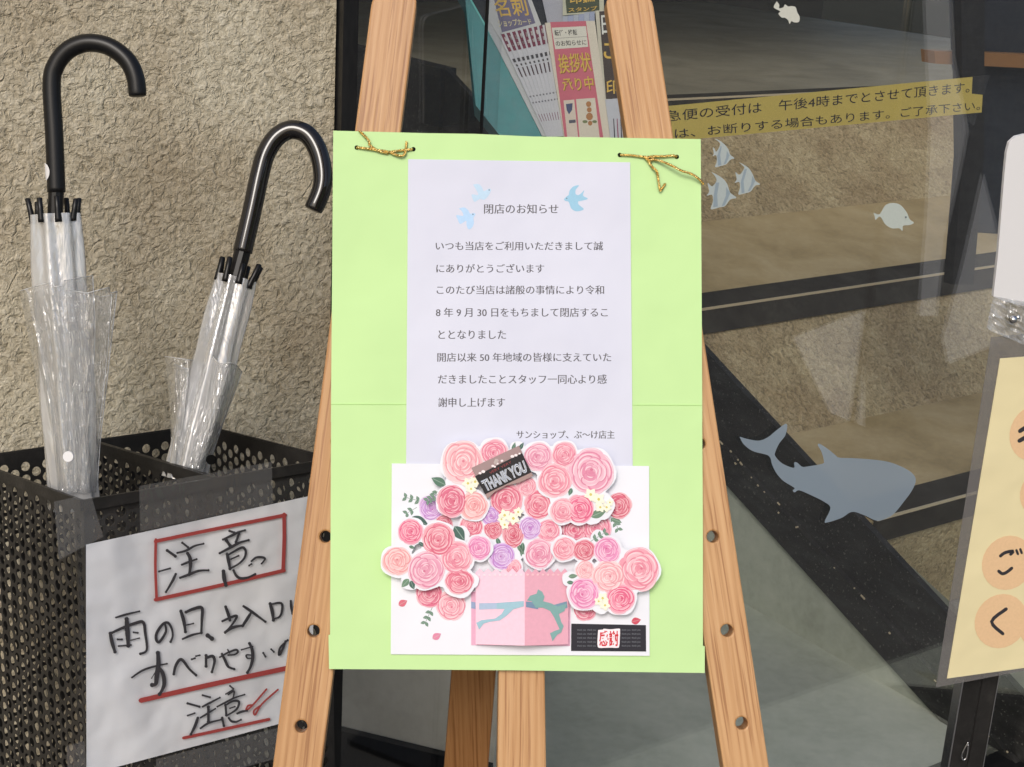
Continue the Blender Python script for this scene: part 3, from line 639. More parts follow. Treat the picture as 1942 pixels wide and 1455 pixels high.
# ------------------------------------------------------------------ pop-up flower card
cd = thing('flower_card', BOARD.pt(985, 1240), 'white pop-up greeting card of paper roses in a pink box', 'card')
CS = .3024
q3 = lambda pts: cr(700, 820, CS, pts)
mb = MB(); mb.slab([BOARD.pt(*p, .0022) for p in [(743, 879), (1231, 884), (1232, 1244), (741, 1241)]], -BOARD.n * .0006); mb.build('backing', M_WHITE, cd)
PAL = dict(palepink=(240, 176, 184), pink=(232, 138, 164), rosepink=(222, 104, 138), peach=(240, 172, 172), coral=(236, 152, 172), coralred=(226, 112, 140), mauve=(230, 154, 184), lilac=(196, 146, 222), red=(216, 84, 116), hotpink=(234, 102, 146), violetpink=(232, 140, 194), palecoral=(240, 182, 188))
def rose(mb, cx, cy, r, colname, off, rnd, sy=1.0):
    base = mixc(lin(PAL[colname]), (1, .86, .90), .06); dark = tuple(v * f for v, f in zip(base, (.80, .46, .56))); light = mixc(base, (1, .95, .95), .62)
    lay = [off]; tilt = rnd.uniform(0, 6.28); q1, q2 = rnd.uniform(-.1, .1), rnd.uniform(-.1, .1)
    def put(pts, col):
        mb.poly([BOARD.pt(cx + p[0] * r, cy + p[1] * r * sy, lay[0]) for p in pts], col); lay[0] += 7e-6
    def petal(ro, ri, a, h, grow=1.0, wob=0):
        pts = []
        for i in range(13):
            t = -1 + i / 6; q = ro * grow * (1 - .20 * t ** 4 + .035 * math.sin(2.3 * t + wob)); pts.append((q * math.cos(a + t * h), q * math.sin(a + t * h)))
        for i in range(9):
            t = 1 - i / 4; q = ri * (.75 + .25 * t * t); pts.append((q * math.cos(a + t * h * .85), q * math.sin(a + t * h * .85)))
        return pts
    def rim(ro, a, h, t0, t1, w_, col, wob):
        n = 10; pts = []
        for sd in (1, -1):
            for i in range(n):
                u = i / (n - 1); u = u if sd == 1 else 1 - u; t = t0 + (t1 - t0) * u
                q = ro * (1 - .20 * t ** 4 + .035 * math.sin(2.3 * t + wob)) - w_ * .5 + sd * w_ * .5 * math.sin(math.pi * (.08 + .84 * u)); pts.append((q * math.cos(a + t * h), q * math.sin(a + t * h)))
        put(pts, col)
    put([(.9 * math.cos(i * .2618), .9 * math.sin(i * .2618)) for i in range(24)], mixc(base, dark, .35))
    for ring, (ro, ri, cnt, h) in enumerate([(1.0, .42, 6, .80), (.80, .30, 5, .82), (.60, .18, 5, .85), (.42, .08, 4, .95), (.27, .02, 3, 1.15)]):
        ox, oy = q1 * ring * .35, q2 * ring * .35
        for k in range(cnt):
            a = tilt + 6.283 * k / cnt + ring * .62 + rnd.uniform(-.2, .2); tone = rnd.random(); wob = rnd.uniform(0, 6); g = rnd.uniform(.93, 1.05) if ring else rnd.uniform(.95, 1.0)
            sh = lambda P: [(p[0] + ox, p[1] + oy) for p in P]
            col = mixc(mixc(base, light, .55 * tone), dark, .05 + .09 * ring * (1 - tone))
            if ring: put(sh(petal(ro * g * 1.07, ri, a + .08, h, 1.0, wob)), mixc(base, dark, .46 + .09 * ring))
            put(sh(petal(ro * g, ri, a, h, 1.0, wob)), col)
            put(sh(petal(ro * g * .80, ri, a - .05, h * .8, 1.0, wob)), mixc(col, dark, .10 + .04 * ring))
            mb_o = lay[0]
            n0 = len(mb.f); rim(ro * g * .985, a, h, rnd.uniform(-.95, -.6), rnd.uniform(.4, .95), .055 + .01 * rnd.random(), mixc(col, light, .75), wob)
    put([(q1 * 1.6 + .07 * math.cos(i * .785), q2 * 1.6 + .06 * math.sin(i * .785)) for i in range(8)], mixc(base, dark, .9))
    return lay[0]
def leafp(mb, x, y, l, wd, ang, off, col=(96, 128, 112)):
    c, s_ = math.cos(ang), math.sin(ang); pts = []
    for i in range(12):
        t = i / 11; pts.append((t * l, math.sin(math.pi * t ** .8) * wd))
    pts += [(p[0], -p[1]) for p in pts[::-1][1:-1]]
    mb.poly([BOARD.pt(x + p[0] * c - p[1] * s_, y + p[0] * s_ + p[1] * c, off) for p in pts], lin(col))
    stroke(mb, BOARD, [(x, y), (x + l * .9 * c, y + l * .9 * s_)], wd * .16, off + 2e-5, lin(mixc(col, (200, 215, 205), .5)), cap=False)
def sprig(mb, x, y, n, l, ang, off, sz=7, col=(110, 140, 122)):
    for k in range(n):
        t = (k + 1) / n; px_, py_ = x + l * t * math.cos(ang), y + l * t * math.sin(ang)
        for sd in (-1, 1): leafp(mb, px_, py_, sz * 1.3, sz * .38, ang + sd * .9, off, col)
    stroke(mb, BOARD, [(x, y), (x + l * math.cos(ang), y + l * math.sin(ang))], .8, off, lin(col), cap=False)
def blossom(mb, x, y, r, off, rnd):
    a0_ = rnd.uniform(0, 6)
    for k in range(5):
        a = a0_ + k * 1.257; leafp(mb, x, y, r, r * .36, a, off + k * 1e-5, (250, 246, 226))
    mb.poly([BOARD.pt(x + r * .22 * math.cos(i), y + r * .22 * math.sin(i), off + 8e-5) for i in range(6)], lin((214, 200, 110)))
rnd = random.Random(5)
def crx(x, y): return 700 + x * CS, 820 + y * CS
def cluster(roses_, off, leaves=(), blossoms=(), sprigs=(), cut=True, pad=10, parent=None, extra_white=()):
    roses = [(q[0], q[1], q[2] * 1.06, *q[3:]) for q in roses_]
    par = cd
    if cut:
        wb = MB(); z = 0
        for (x, y, r, *_) in list(roses) + [(a, b, c) for a, b, c in extra_white]:
            X, Y = crx(x, y); R_ = (r + pad) * CS; k0 = rnd.uniform(0, 6)
            wb.slab([BOARD.pt(X + R_ * (1 + .035 * math.sin(5 * a + k0)) * math.cos(a), Y + R_ * (1 + .035 * math.sin(5 * a + k0)) * math.sin(a), off + z) for a in [i * .2094 for i in range(30)]], -BOARD.n * .0004); z += 6e-6
        for i in range(len(roses) - 1):   # bridges of paper between neighbouring roses
            for j in range(i + 1, len(roses)):
                a, b = roses[i], roses[j]
                if math.hypot(a[0] - b[0], a[1] - b[1]) < (a[2] + b[2]) * 1.25:
                    stroke(wb, BOARD, [crx(a[0], a[1]), crx(b[0], b[1])], min(a[2], b[2]) * CS * 1.5, off + z, cap=False); z += 2e-6
        par = wb.build('flower_cutout', M_WHITE, cd)
        off += .0003
    for (x, y, l, wd, ang) in leaves:
        lv = MB(); leafp(lv, *crx(x, y), l * CS, wd * CS, ang, off + 1e-5, rnd.choice([(88, 122, 104), (110, 140, 118), (74, 104, 96)])); lv.build('leaf_print', M_PRINT, par)
    for (x, y, n, l, ang) in sprigs:
        lv = MB(); sprig(lv, *crx(x, y), n, l * CS, ang, off + 2e-5, 26 * CS); lv.build('sprig_print', M_PRINT, par)
    for i, (x, y, r, c, *sy) in enumerate(roses):
        mb = MB(); rose(mb, *crx(x, y), r * CS, c, off + 4e-5 + i * 1.2e-5, rnd, sy[0] if sy else 1.0); mb.build('rose', M_PRINT, par)
    if blossoms:
        bb = MB()
        for (x, y, r) in blossoms: blossom(bb, *crx(x, y), r * CS, off + .0012, rnd)
        bb.build('white_blossom', M_PRINT, par)
    return par
# printed straight on the backing
cluster([(390, 472, 78, 'lilac'), (470, 575, 55, 'red'), (640, 600, 62, 'coralred'), (375, 1015, 82, 'rosepink'), (512, 1085, 92, 'coral'), (1290, 610, 95, 'rosepink'), (1425, 605, 95, 'pink'), (1565, 460, 80, 'red'), (1355, 1110, 70, 'rosepink')], .0024,
        leaves=[(270, 530, 120, 28, .5), (1520, 540, 70, 18, .4)], sprigs=[(350, 440, 3, 120, 3.4), (300, 470, 2, 70, 2.6), (400, 1090, 3, 110, 2.0), (1520, 500, 3, 110, 1.2), (440, 360, 3, 60, 2.3)], cut=False)
for (x, y, ang, col) in ((185, 1085, -.5, (214, 110, 128)), (398, 1295, -.55, (224, 138, 168)), (1645, 1190, -.25, (206, 80, 100))):
    mb = MB(); leafp(mb, *crx(x, y), 62 * CS, 22 * CS, ang, .0025, col); mb.build('petal_print', M_PRINT, cd)
# pink box that folds out in the middle
ridge = .016
def facecol(pts, offs): return [BOARD.pt(*crx(*p), o) for p, o in zip(pts, offs)]
bx_ = MB(); bx_.slab(facecol([(640, 1000), (1265, 1000), (1260, 1340), (640, 1335)], [.0026] * 4), -BOARD.n * .0003, lin((232, 178, 206))); bx = bx_.build('box_back', M_PRINT, cd)
def facepanel(x0, x1, z0, z1, col, name):
    nz = 6; xs = [x0 + (x1 - x0) * i / (2 * nz) for i in range(2 * nz + 1)]
    zz = lambda x: z0 + (z1 - z0) * (x - x0) / (x1 - x0)
    pts = []
    inset = lambda x, y: x
    for i, x in enumerate(xs): pts.append((x, 880 - (26 if i % 2 else 0)))
    low = [(x1, 1338 if x1 < 1000 else 1330), (x0, 1330 if x0 < 800 else 1338)]
    m_ = MB(); q = pts + low; m_.slab([BOARD.pt(*crx(*p), zz(p[0])) for p in q], -BOARD.n * .0004, col)
    return m_.build(name, M_PRINT, cd), zz
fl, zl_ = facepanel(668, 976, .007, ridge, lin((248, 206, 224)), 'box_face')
fr_, zr_ = facepanel(976, 1250, ridge, .007, lin((236, 176, 194)), 'box_face')  # right face painted a darker pink for its shaded side, as is its lace
def onface(pts, zz, d): return [BOARD.pt(*crx(*p), zz(p[0]) + d) for p in pts]
rb = MB(); RC = lin((172, 192, 218)); RG = lin((134, 176, 174)); 
rb.poly(onface([(640, 1062), (690, 1070), (690, 1112), (640, 1104)], lambda x: .0028, .0003), lin((150, 170, 205)))
rb.poly(onface([(690, 1072), (800, 1070), (800, 1108), (690, 1112)], zl_, .0004), RC)
rb.poly(onface([(800, 1070), (970, 1058), (970, 1092), (905, 1110), (862, 1150), (820, 1180), (760, 1188), (718, 1200), (690, 1238), (672, 1195), (705, 1178), (790, 1168), (830, 1140), (850, 1108), (800, 1108)], zl_, .0005), lin((158, 196, 212)))
rb.build('ribbon', M_PRINT, fl)
rb = MB()
rb.poly(onface([(984, 1062), (1060, 1066), (1060, 1110), (984, 1096)], zr_, .0004), lin((124, 150, 178)))
rb.poly(onface([(1160, 1082), (1240, 1060), (1245, 1100), (1170, 1122)], zr_, .0004), lin((124, 156, 176)))
rb.poly(onface([(1010, 1025), (1050, 1012), (1060, 985), (1085, 1000), (1100, 1030), (1092, 1060), (1140, 1072), (1180, 1092), (1240, 1075), (1225, 1120), (1190, 1140), (1205, 1190), (1220, 1215), (1205, 1255), (1180, 1270), (1150, 1310), (1135, 1260), (1165, 1245), (1195, 1235), (1160, 1160), (1135, 1120), (1090, 1100), (1045, 1100), (1020, 1060), (990, 1055)], zr_, .0006), RG)
rb.build('ribbon', M_PRINT, fr_)
sc_m = MB()
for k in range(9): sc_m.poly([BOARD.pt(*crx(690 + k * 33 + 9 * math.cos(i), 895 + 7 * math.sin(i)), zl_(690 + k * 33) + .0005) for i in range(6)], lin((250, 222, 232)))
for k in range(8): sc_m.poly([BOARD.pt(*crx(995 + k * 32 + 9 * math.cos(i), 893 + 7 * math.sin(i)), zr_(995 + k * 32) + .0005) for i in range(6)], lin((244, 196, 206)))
sc_m.build('lace_edge', M_PRINT, cd)
# cut-out clusters standing proud of the card
cluster([(640, 590, 70, 'coralred'), (765, 520, 60, 'lilac'), (780, 610, 58, 'red'), (1125, 615, 70, 'pink'), (1070, 760, 90, 'mauve'), (905, 640, 66, 'red', 1.2), (1010, 600, 70, 'lilac'), (905, 845, 50, 'coral'), (835, 778, 80, 'lilac'), (985, 340, 62, 'coral'), (860, 425, 100, 'coralred'), (1060, 455, 88, 'coralred')], .0075,
        leaves=[(800, 660, 70, 14, 1.2), (930, 700, 80, 16, 1.0), (965, 690, 90, 16, 1.7), (1050, 640, 60, 14, -.5), (870, 690, 50, 10, .6)], blossoms=[(850, 520, 42), (905, 540, 44), (850, 580, 34), (935, 500, 34), (830, 545, 28)], extra_white=[(880, 690, 120)])
cluster([(1060, 155, 88, 'mauve'), (1225, 138, 76, 'pink', 1.05), (1165, 305, 102, 'coral'), (1390, 250, 140, 'mauve'), (1320, 480, 88, 'hotpink'), (1215, 490, 78, 'coral')], .0095,
        leaves=[(1390, 530, 110, 26, -.4), (1270, 350, 50, 14, 1.9)], blossoms=[(1390, 390, 44), (1440, 420, 44), (1490, 470, 34), (1450, 470, 36), (1510, 440, 26)], extra_white=[(1450, 460, 80), (1400, 520, 50)])
cluster([(785, 128, 84, 'pink', .95), (585, 190, 124, 'palepink', 1.1), (520, 430, 90, 'rosepink', 1.12), (655, 460, 86, 'peach')], .0100,
        leaves=[(900, 120, 60, 12, -1.3), (940, 110, 55, 12, -1.0), (480, 330, 100, 28, 3.6)], blossoms=[(620, 320, 40), (665, 310, 40), (640, 355, 36)], sprigs=[(430, 390, 3, 70, 2.6)], extra_white=[(930, 105, 40)])
cluster([(260, 622, 78, 'hotpink'), (175, 808, 90, 'peach'), (690, 725, 74, 'violetpink'), (565, 935, 90, 'coralred', .85), (360, 860, 115, 'mauve'), (550, 785, 98, 'coral'), (435, 668, 100, 'coralred')], .0105,
        leaves=[(535, 590, 110, 34, .95), (250, 920, 70, 20, 2.3), (260, 930, 60, 18, 1.2), (310, 690, 50, 12, .6), (250, 715, 40, 10, .3)], extra_white=[(575, 640, 45), (260, 930, 50), (640, 930, 40)])
cluster([(1225, 730, 72, 'coral'), (1355, 865, 58, 'palecoral'), (1350, 740, 66, 'red'), (1495, 740, 82, 'violetpink'), (1690, 860, 122, 'coral', 1.1), (1350, 1010, 96, 'violetpink'), (1575, 1045, 90, 'hotpink'), (1500, 905, 100, 'palecoral')], .0110,
        leaves=[(1250, 905, 60, 14, -.1), (1240, 940, 50, 12, .1)], blossoms=[(1465, 1040, 40), (1480, 1085, 36), (1440, 1060, 32)], sprigs=[(1380, 690, 3, 110, -.55)], extra_white=[(1455, 1080, 50), (1260, 920, 40), (1440, 660, 40)])
# stickers on the card
TK = thing('thank_you_sticker', BOARD.pt(960, 940), 'tilted clear sticker reading THANK YOU on a black band over the paper roses', 'sticker')
q4 = lambda pts: cr(890, 840, .0756, pts)
TO = .0128
mb = MB(); mb.slab([BOARD.pt(*p, TO) for p in q4([(50, 630), (1245, 70), (1330, 250), (160, 830)])], -BOARD.n * .0003, lin((160, 136, 136))); mb.build('clear_film', M_PRINTG, TK)
mb = MB(); mb.slab([BOARD.pt(*p, TO - .00005) for p in q4([(400, 1270), (1555, 740), (1600, 830), (1250, 1000), (960, 1060), (640, 1230), (450, 1410)])], -BOARD.n * .0003, lin((164, 138, 134))); mb.build('clear_film', M_PRINTG, TK)
mb = MB(); mb.slab([BOARD.pt(*p, TO + .0001) for p in q4([(140, 840), (1325, 255), (1560, 740), (400, 1290)])], -BOARD.n * .0003, lin((22, 18, 24))); mb.build('black_band', M_PRINTG, TK)
mb = MB()
for (a, b, r) in ((590, 580, 40), (700, 520, 38), (820, 450, 36), (640, 600, 30), (350, 720, 50), (270, 760, 40), (1080, 340, 50), (1170, 310, 44), (1260, 270, 30)): mb.poly([BOARD.pt(*crx_, TO + .00025) for crx_ in q4([(a + r * math.cos(i * .7), b + .75 * r * math.sin(i * .7)) for i in range(9)])], lin((240, 230, 232)))
mb.poly([BOARD.pt(*p, TO + .0003) for p in q4([(610, 500), (650, 400), (700, 400), (740, 440), (700, 520), (640, 550)])], lin((186, 172, 170)))
mb.build('white_splash', M_PRINTG, TK)
mb = MB(); text_quad(mb, 'VERY VERY', BOARD, q4([(495, 730), (1040, 450), (1060, 505), (520, 790)]), TO + .0003, lin((150, 60, 66))); mb.build('small_lettering', M_PRINT, TK)
big = [(285, 960), (1360, 430), (1470, 730), (430, 1230)]
for (gx, gz, col, thin) in ((0, .0003, lin((232, 236, 244)), .055), (0, .0005, lin((52, 56, 66)), .020), (0, .0007, lin((190, 198, 214)), -.004)):
    mb = MB(); text_quad(mb, 'THANK YOU', BOARD, q4(big), TO + gz, col, thin); mb.build('lettering', M_PRINTG, TK)
KS = thing('gratitude_sticker', BOARD.pt(1155, 1236), 'black oblong sticker with two red characters at the lower right corner of the card', 'sticker')
qk = lambda pts: cr(1070, 1170, .08754, pts)
mb = MB(); mb.slab([BOARD.pt(*p, .0027) for p in qk([(155, 148), (1770, 180), (1775, 752), (148, 740)])], -BOARD.n * .0003, lin((34, 33, 44))); mb.build('black_label', M_PRINTG, KS)
mb = MB()
for k in range(5):
    for (a, b) in ((280, 690), (1245, 1650)):
        text_quad(mb, 'thank you  thank you', BOARD, qk(box4(a, 262 + 86 * k, b, 312 + 86 * k)), .0029, lin((120, 124, 132)))
mb.build('small_lettering', M_PRINT, KS)
mb = MB(); mb.poly([BOARD.pt(*p, .0029) for p in qk(smoothp([(735, 285), (840, 275), (860, 258), (1000, 270), (1190, 255), (1210, 300), (1205, 460), (1190, 640), (1150, 672), (960, 668), (760, 672), (722, 620), (720, 520), (735, 285)], 3)[:-1])], lin((248, 236, 242))); mb.build('white_halo', M_PRINT, KS)
mb = MB(); text_quad(mb, '感謝', BOARD, qk(box4(758, 300, 1172, 636)), .0031, lin((208, 40, 58)), .022); mb.build('red_characters', M_PRINT, KS)

# ------------------------------------------------------------------ umbrella stand
us = thing('umbrella_stand', BO - BU * BH + BP * BW / 2 + BQ * BD / 2, 'black perforated metal umbrella stand holding two clear umbrellas', 'umbrella stand')
def perf(o, u, wd, v, h, name, phase=0):
    """sheet of round holes in a staggered pattern, hanging down from its top edge"""
    mb = MB(); px_, py_ = .010825, .0125; r = .00465
    nc = int((wd - .006) / px_); mx = (wd - nc * px_) / 2; nr = int((h - .02) / py_)
    circ = [(r * math.cos(k * math.pi / 6), r * math.sin(k * math.pi / 6)) for k in range(12)]
    sq = [(.5, 0), (.5, .5), (.25, .5), (0, .5), (-.25, .5), (-.5, .5), (-.5, 0), (-.5, -.5), (-.25, -.5), (0, -.5), (.25, -.5), (.5, -.5)]
    at = lambda a, b: o + u * a - v * b
    V = []; F = []
    for i in range(nc):
        y0 = .009 + (py_ / 2 if (i + phase) % 2 else 0)
        x = mx + px_ * (i + .5)
        F.append([len(V) + k for k in range(4)]); V += [at(x - px_ / 2, 0), at(x + px_ / 2, 0), at(x + px_ / 2, y0), at(x - px_ / 2, y0)]
        for j in range(nr - 1):
            y = y0 + py_ * (j + .5); b = len(V)
            V += [at(x + c[0], y - c[1]) for c in circ] + [at(x + s_[0] * px_, y - s_[1] * py_) for s_ in sq]
            F += [[b + k, b + 12 + k, b + 12 + (k + 1) % 12, b + (k + 1) % 12] for k in range(12)]
        ye = y0 + py_ * (nr - 1); F.append([len(V) + k for k in range(4)]); V += [at(x - px_ / 2, ye), at(x + px_ / 2, ye), at(x + px_ / 2, h), at(x - px_ / 2, h)]
    for (a, b) in ((0, mx), (wd - mx, wd)): F.append([len(V) + k for k in range(4)]); V += [at(a, 0), at(b, 0), at(b, h), at(a, h)]
    mb.add(V, F); ob = mb.build(name, M_BLACKM, us)
    so_ = ob.modifiers.new('sheet', 'SOLIDIFY'); so_.thickness = .0008; so_.offset = 0
    return ob
perf(BO, BP, BW, BU, BH, 'front_panel'); perf(BO + BQ * BD, BP, BW, BU, BH, 'back_panel')
perf(BO, BQ, BD, BU, BH, 'side_panel', 1); perf(BO + BP * BW, BQ, BD, BU, BH, 'side_panel')
perf(BO + BP * BW * .5 + BQ * .002, BQ, BD - .004, BU, BH * .8, 'divider', 1)
def rim(o, u, l, nn, hgt=.0095, th=.003, name='rim'):
    mb = MB(); mb.box(o - u * .001 - BU * (hgt - .001) - nn * th / 2, u * (l + .002), BU * hgt, nn * th); return mb.build(name, M_BLACKM, us)
rim(BO - BQ * .002, BP, BW, BQ); rim(BO + BQ * (BD + .002), BP, BW, BQ); rim(BO - BP * .002, BQ, BD, BP); rim(BO + BP * (BW + .002), BQ, BD, BP)
rim(BO + BP * BW * .5 + BU * .0005, BQ, BD - .006, BP, .0085, .005, 'divider_rim')
mb = MB(); mb.box(BO - BU * BH, BP * BW, BQ * BD, BU * .004); mb.build('base_tray', M_BLACKM, us)

# hand-written notice in a sleeve on the front of the stand
FR = Plane(BO - BQ * .004, BP, BU)
hn = thing('handwritten_notice', FR.pt(330, 1500), 'handwritten black and red wet-floor warning in a clear sleeve on the umbrella stand', 'notice')
mb = MB()
nx_, ny_ = 26, 26; TLp, TRp, BRp, BLp = (163, 1033), (600, 938), (590, 1357), (164, 1470)
rndn = random.Random(3); grid = []
for j in range(ny_ + 1):
    for i in range(nx_ + 1):
        a, b = i / nx_, j / ny_; x = (TLp[0] * (1 - a) + TRp[0] * a) * (1 - b) + (BLp[0] * (1 - a) + BRp[0] * a) * b; y = (TLp[1] * (1 - a) + TRp[1] * a) * (1 - b) + (BLp[1] * (1 - a) + BRp[1] * a) * b
        wv = .0009 * math.sin(a * 9 + b * 5) * math.sin(b * 7 + 1) + .0005 * math.sin(a * 23 - b * 11) + .0012 * math.exp(-((a - .12 - .1 * b) / .05) ** 2)
        grid.append(FR.pt(x, y, .002 + wv))
mb.add(grid, [[j * (nx_ + 1) + i, (j + 1) * (nx_ + 1) + i, (j + 1) * (nx_ + 1) + i + 1, j * (nx_ + 1) + i + 1] for j in range(ny_) for i in range(nx_)])
mb.build('paper_sheet', M_NOTICE, hn, smooth=True)
INK = .0050
k_ = MB()
def ca(pts): return cr(270, 960, .15448, pts)
def cb(pts): return cr(190, 1120, .20082, pts)
def cc(pts): return cr(260, 1260, .15448, pts)
tp = lambda t: .72 + .28 * math.sin(math.pi * min(1, t * 1.2))
for f, sca, items in ((ca, .15448, [
    ([(490,450),(560,505)],30),([(430,575),(540,545),(640,490),(750,462)],26),([(555,580),(585,640),(590,740),(575,840)],40),([(485,720),(570,685),(665,652)],26),([(465,880),(560,845),(690,795),(810,788)],30),
    ([(305,545),(405,615)],38),([(205,802),(340,765)],26),([(410,835),(370,920),(290,1055)],30),
    ([(1070,305),(1130,325)],30),([(990,410),(1100,360),(1180,320),(1260,297)],28),([(1030,420),(1080,490)],44),([(1185,340),(1150,440)],36),([(950,578),(1080,510),(1190,450),(1305,418)],30),
    ([(1040,590),(1060,680),(1075,770)],38),([(1050,600),(1120,560),(1190,520),(1240,510),(1270,560),(1250,640),(1180,710),(1080,765)],28),([(1090,650),(1180,610)],24),
    ([(995,800),(1005,890),(1025,970)],45),([(1120,790),(1150,850),(1200,885),(1290,878),(1385,835)],30),([(1310,730),(1340,710)],24),([(1340,675),(1400,630),(1480,630),(1505,650),(1465,705)],25)]),
  (cb, .20082, [
    ([(150,255),(250,225),(370,197)],18),([(95,405),(115,500),(140,580)],32),([(110,400),(220,350),(330,310),(405,300),(425,400),(440,560),(380,598)],26),([(250,270),(258,400),(265,520)],40),([(165,462),(205,462)],20),([(315,395),(355,400)],18),([(175,525),(290,515)],18),([(290,470),(370,450)],14),
    ([(610,310),(620,390),(560,485),(530,465),(535,400),(590,320),(640,305),(675,360),(685,430),(665,485)],24),
    ([(762,195),(790,290),(805,390)],30),([(810,205),(880,175),(960,165),(960,280),(955,400)],28),([(800,330),(880,312)],16),([(780,458),(870,420),(960,400)],20),([(1015,425),(1055,455)],42),
    ([(1185,155),(1215,240),(1225,280)],28),([(1155,290),(1220,260),(1290,240),(1255,310),(1180,400)],22),([(1180,395),(1250,350),(1350,330)],26),([(1345,335),(1400,250),(1430,200)],26),([(1355,150),(1430,200),(1560,295)],24),
    ([(1605,125),(1625,200),(1635,280)],30),([(1615,130),(1710,120),(1715,200),(1690,250),(1635,270)],20),([(1800,100),(1805,160),(1815,220)],22),
    ([(300,822),(400,755),(520,715),(630,692)],18),([(545,590),(550,700),(535,800),(525,880),(490,893)],40),([(545,720),(590,780),(605,870),(590,930),(560,980)],34),([(540,740),(485,830)],10),
    ([(695,790),(710,720),(745,660),(780,660),(840,740),(905,800)],26),([(865,650),(895,640)],20),([(905,620),(940,612)],18),([(1000,615),(1000,715)],30),([(1000,640),(1060,620),(1080,670),(1055,770)],26),
    ([(1130,630),(1200,590),(1280,560),(1300,580),(1270,605),(1210,610)],18),([(1150,600),(1180,660),(1210,720),(1265,742)],24),([(1205,560),(1220,590)],16),
    ([(1335,560),(1440,530)],16),([(1410,500),(1435,560),(1440,640),(1420,720),(1390,775)],28),([(1420,610),(1380,610),(1390,640),(1425,640)],14),([(1540,590),(1560,625)],20),([(1615,555),(1640,580)],18),([(1750,480),(1720,560),(1690,610),(1700,540),(1770,470)],22)]),
  (cc, .15448, [
    ([(805,380),(895,405)],26),([(805,520),(900,470),(1015,410)],24),([(875,525),(875,705)],40),([(780,655),(870,600),(960,545)],22),([(780,785),(880,720),(1030,680)],24),([(620,480),(765,520)],30),([(620,630),(705,600)],22),([(745,660),(710,760),(660,860)],34),
    ([(1140,265),(1180,300)],24),([(1090,365),(1180,310)],20),([(1120,370),(1190,330),(1180,410)],22),([(985,520),(1100,460),(1200,410),(1320,372)],22),([(1085,500),(1095,625)],34),([(1090,500),(1180,450),(1250,460),(1230,540),(1170,590),(1100,630)],26),([(1140,540),(1200,520)],20),
    ([(1045,660),(1065,755)],34),([(1125,660),(1160,700),(1220,705),(1275,680)],26),([(1230,605),(1290,580),(1350,570)],26)])):
    for i, (pts, wd) in enumerate(items): stroke(k_, FR, f(pts), wd * sca * 1.15, INK + i * 8e-6, taper=tp)
k_.build('black_lettering', M_INK, hn)
k_ = MB()
for i, (f, sca, pts, wd) in enumerate([(ca, .15448, [(160,432),(950,270),(1755,110)], 44), (ca, .15448, [(165,410),(160,760),(175,1145)], 34), (ca, .15448, [(160,1150),(950,975),(1740,790)], 46), (ca, .15448, [(1740,100),(1742,400),(1728,795)], 46),
    (cc, .15448, [(45,445),(900,250),(2300,-50)], 60), (cc, .15448, [(570,905),(1100,790),(1620,675)], 38), (cc, .15448, [(1590,305),(1420,500),(1340,565),(1360,510),(1410,500)], 22), (cc, .15448, [(1730,310),(1530,490),(1450,620),(1435,570),(1510,510)], 22)]):
    stroke(k_, FR, f(pts), wd * sca, INK - .0003 + i * 8e-6)
k_.build('red_lines', M_RED, hn)
mb = MB(); mb.poly([FR.pt(*p, .0062) for p in [(148, 985), (612, 898), (600, 1380), (150, 1560)]]); mb.build('plastic_sleeve', M_SLEEVE, hn)
def tape(pts, label):
    mb = MB(); mb.poly([FR.pt(*p, .0068) for p in pts]); return tag(mb.build('clear_tape', M_TAPE), label, 'tape', 'clear tape holding the notice')
tape([(102, 952), (172, 936), (196, 1018), (112, 1062)], 'clear tape piece at the upper left corner of the handwritten notice')
tape([(264, 922), (515, 876), (518, 955), (266, 1008)], 'wide clear tape piece above the red box of the handwritten notice')
tape([(126, 1415), (160, 1405), (166, 1500), (130, 1510)], 'clear tape piece at the lower left corner of the handwritten notice')
tape([(296, 1440), (528, 1380), (520, 1440), (296, 1500)], 'clear tape piece under the lower edge of the handwritten notice')

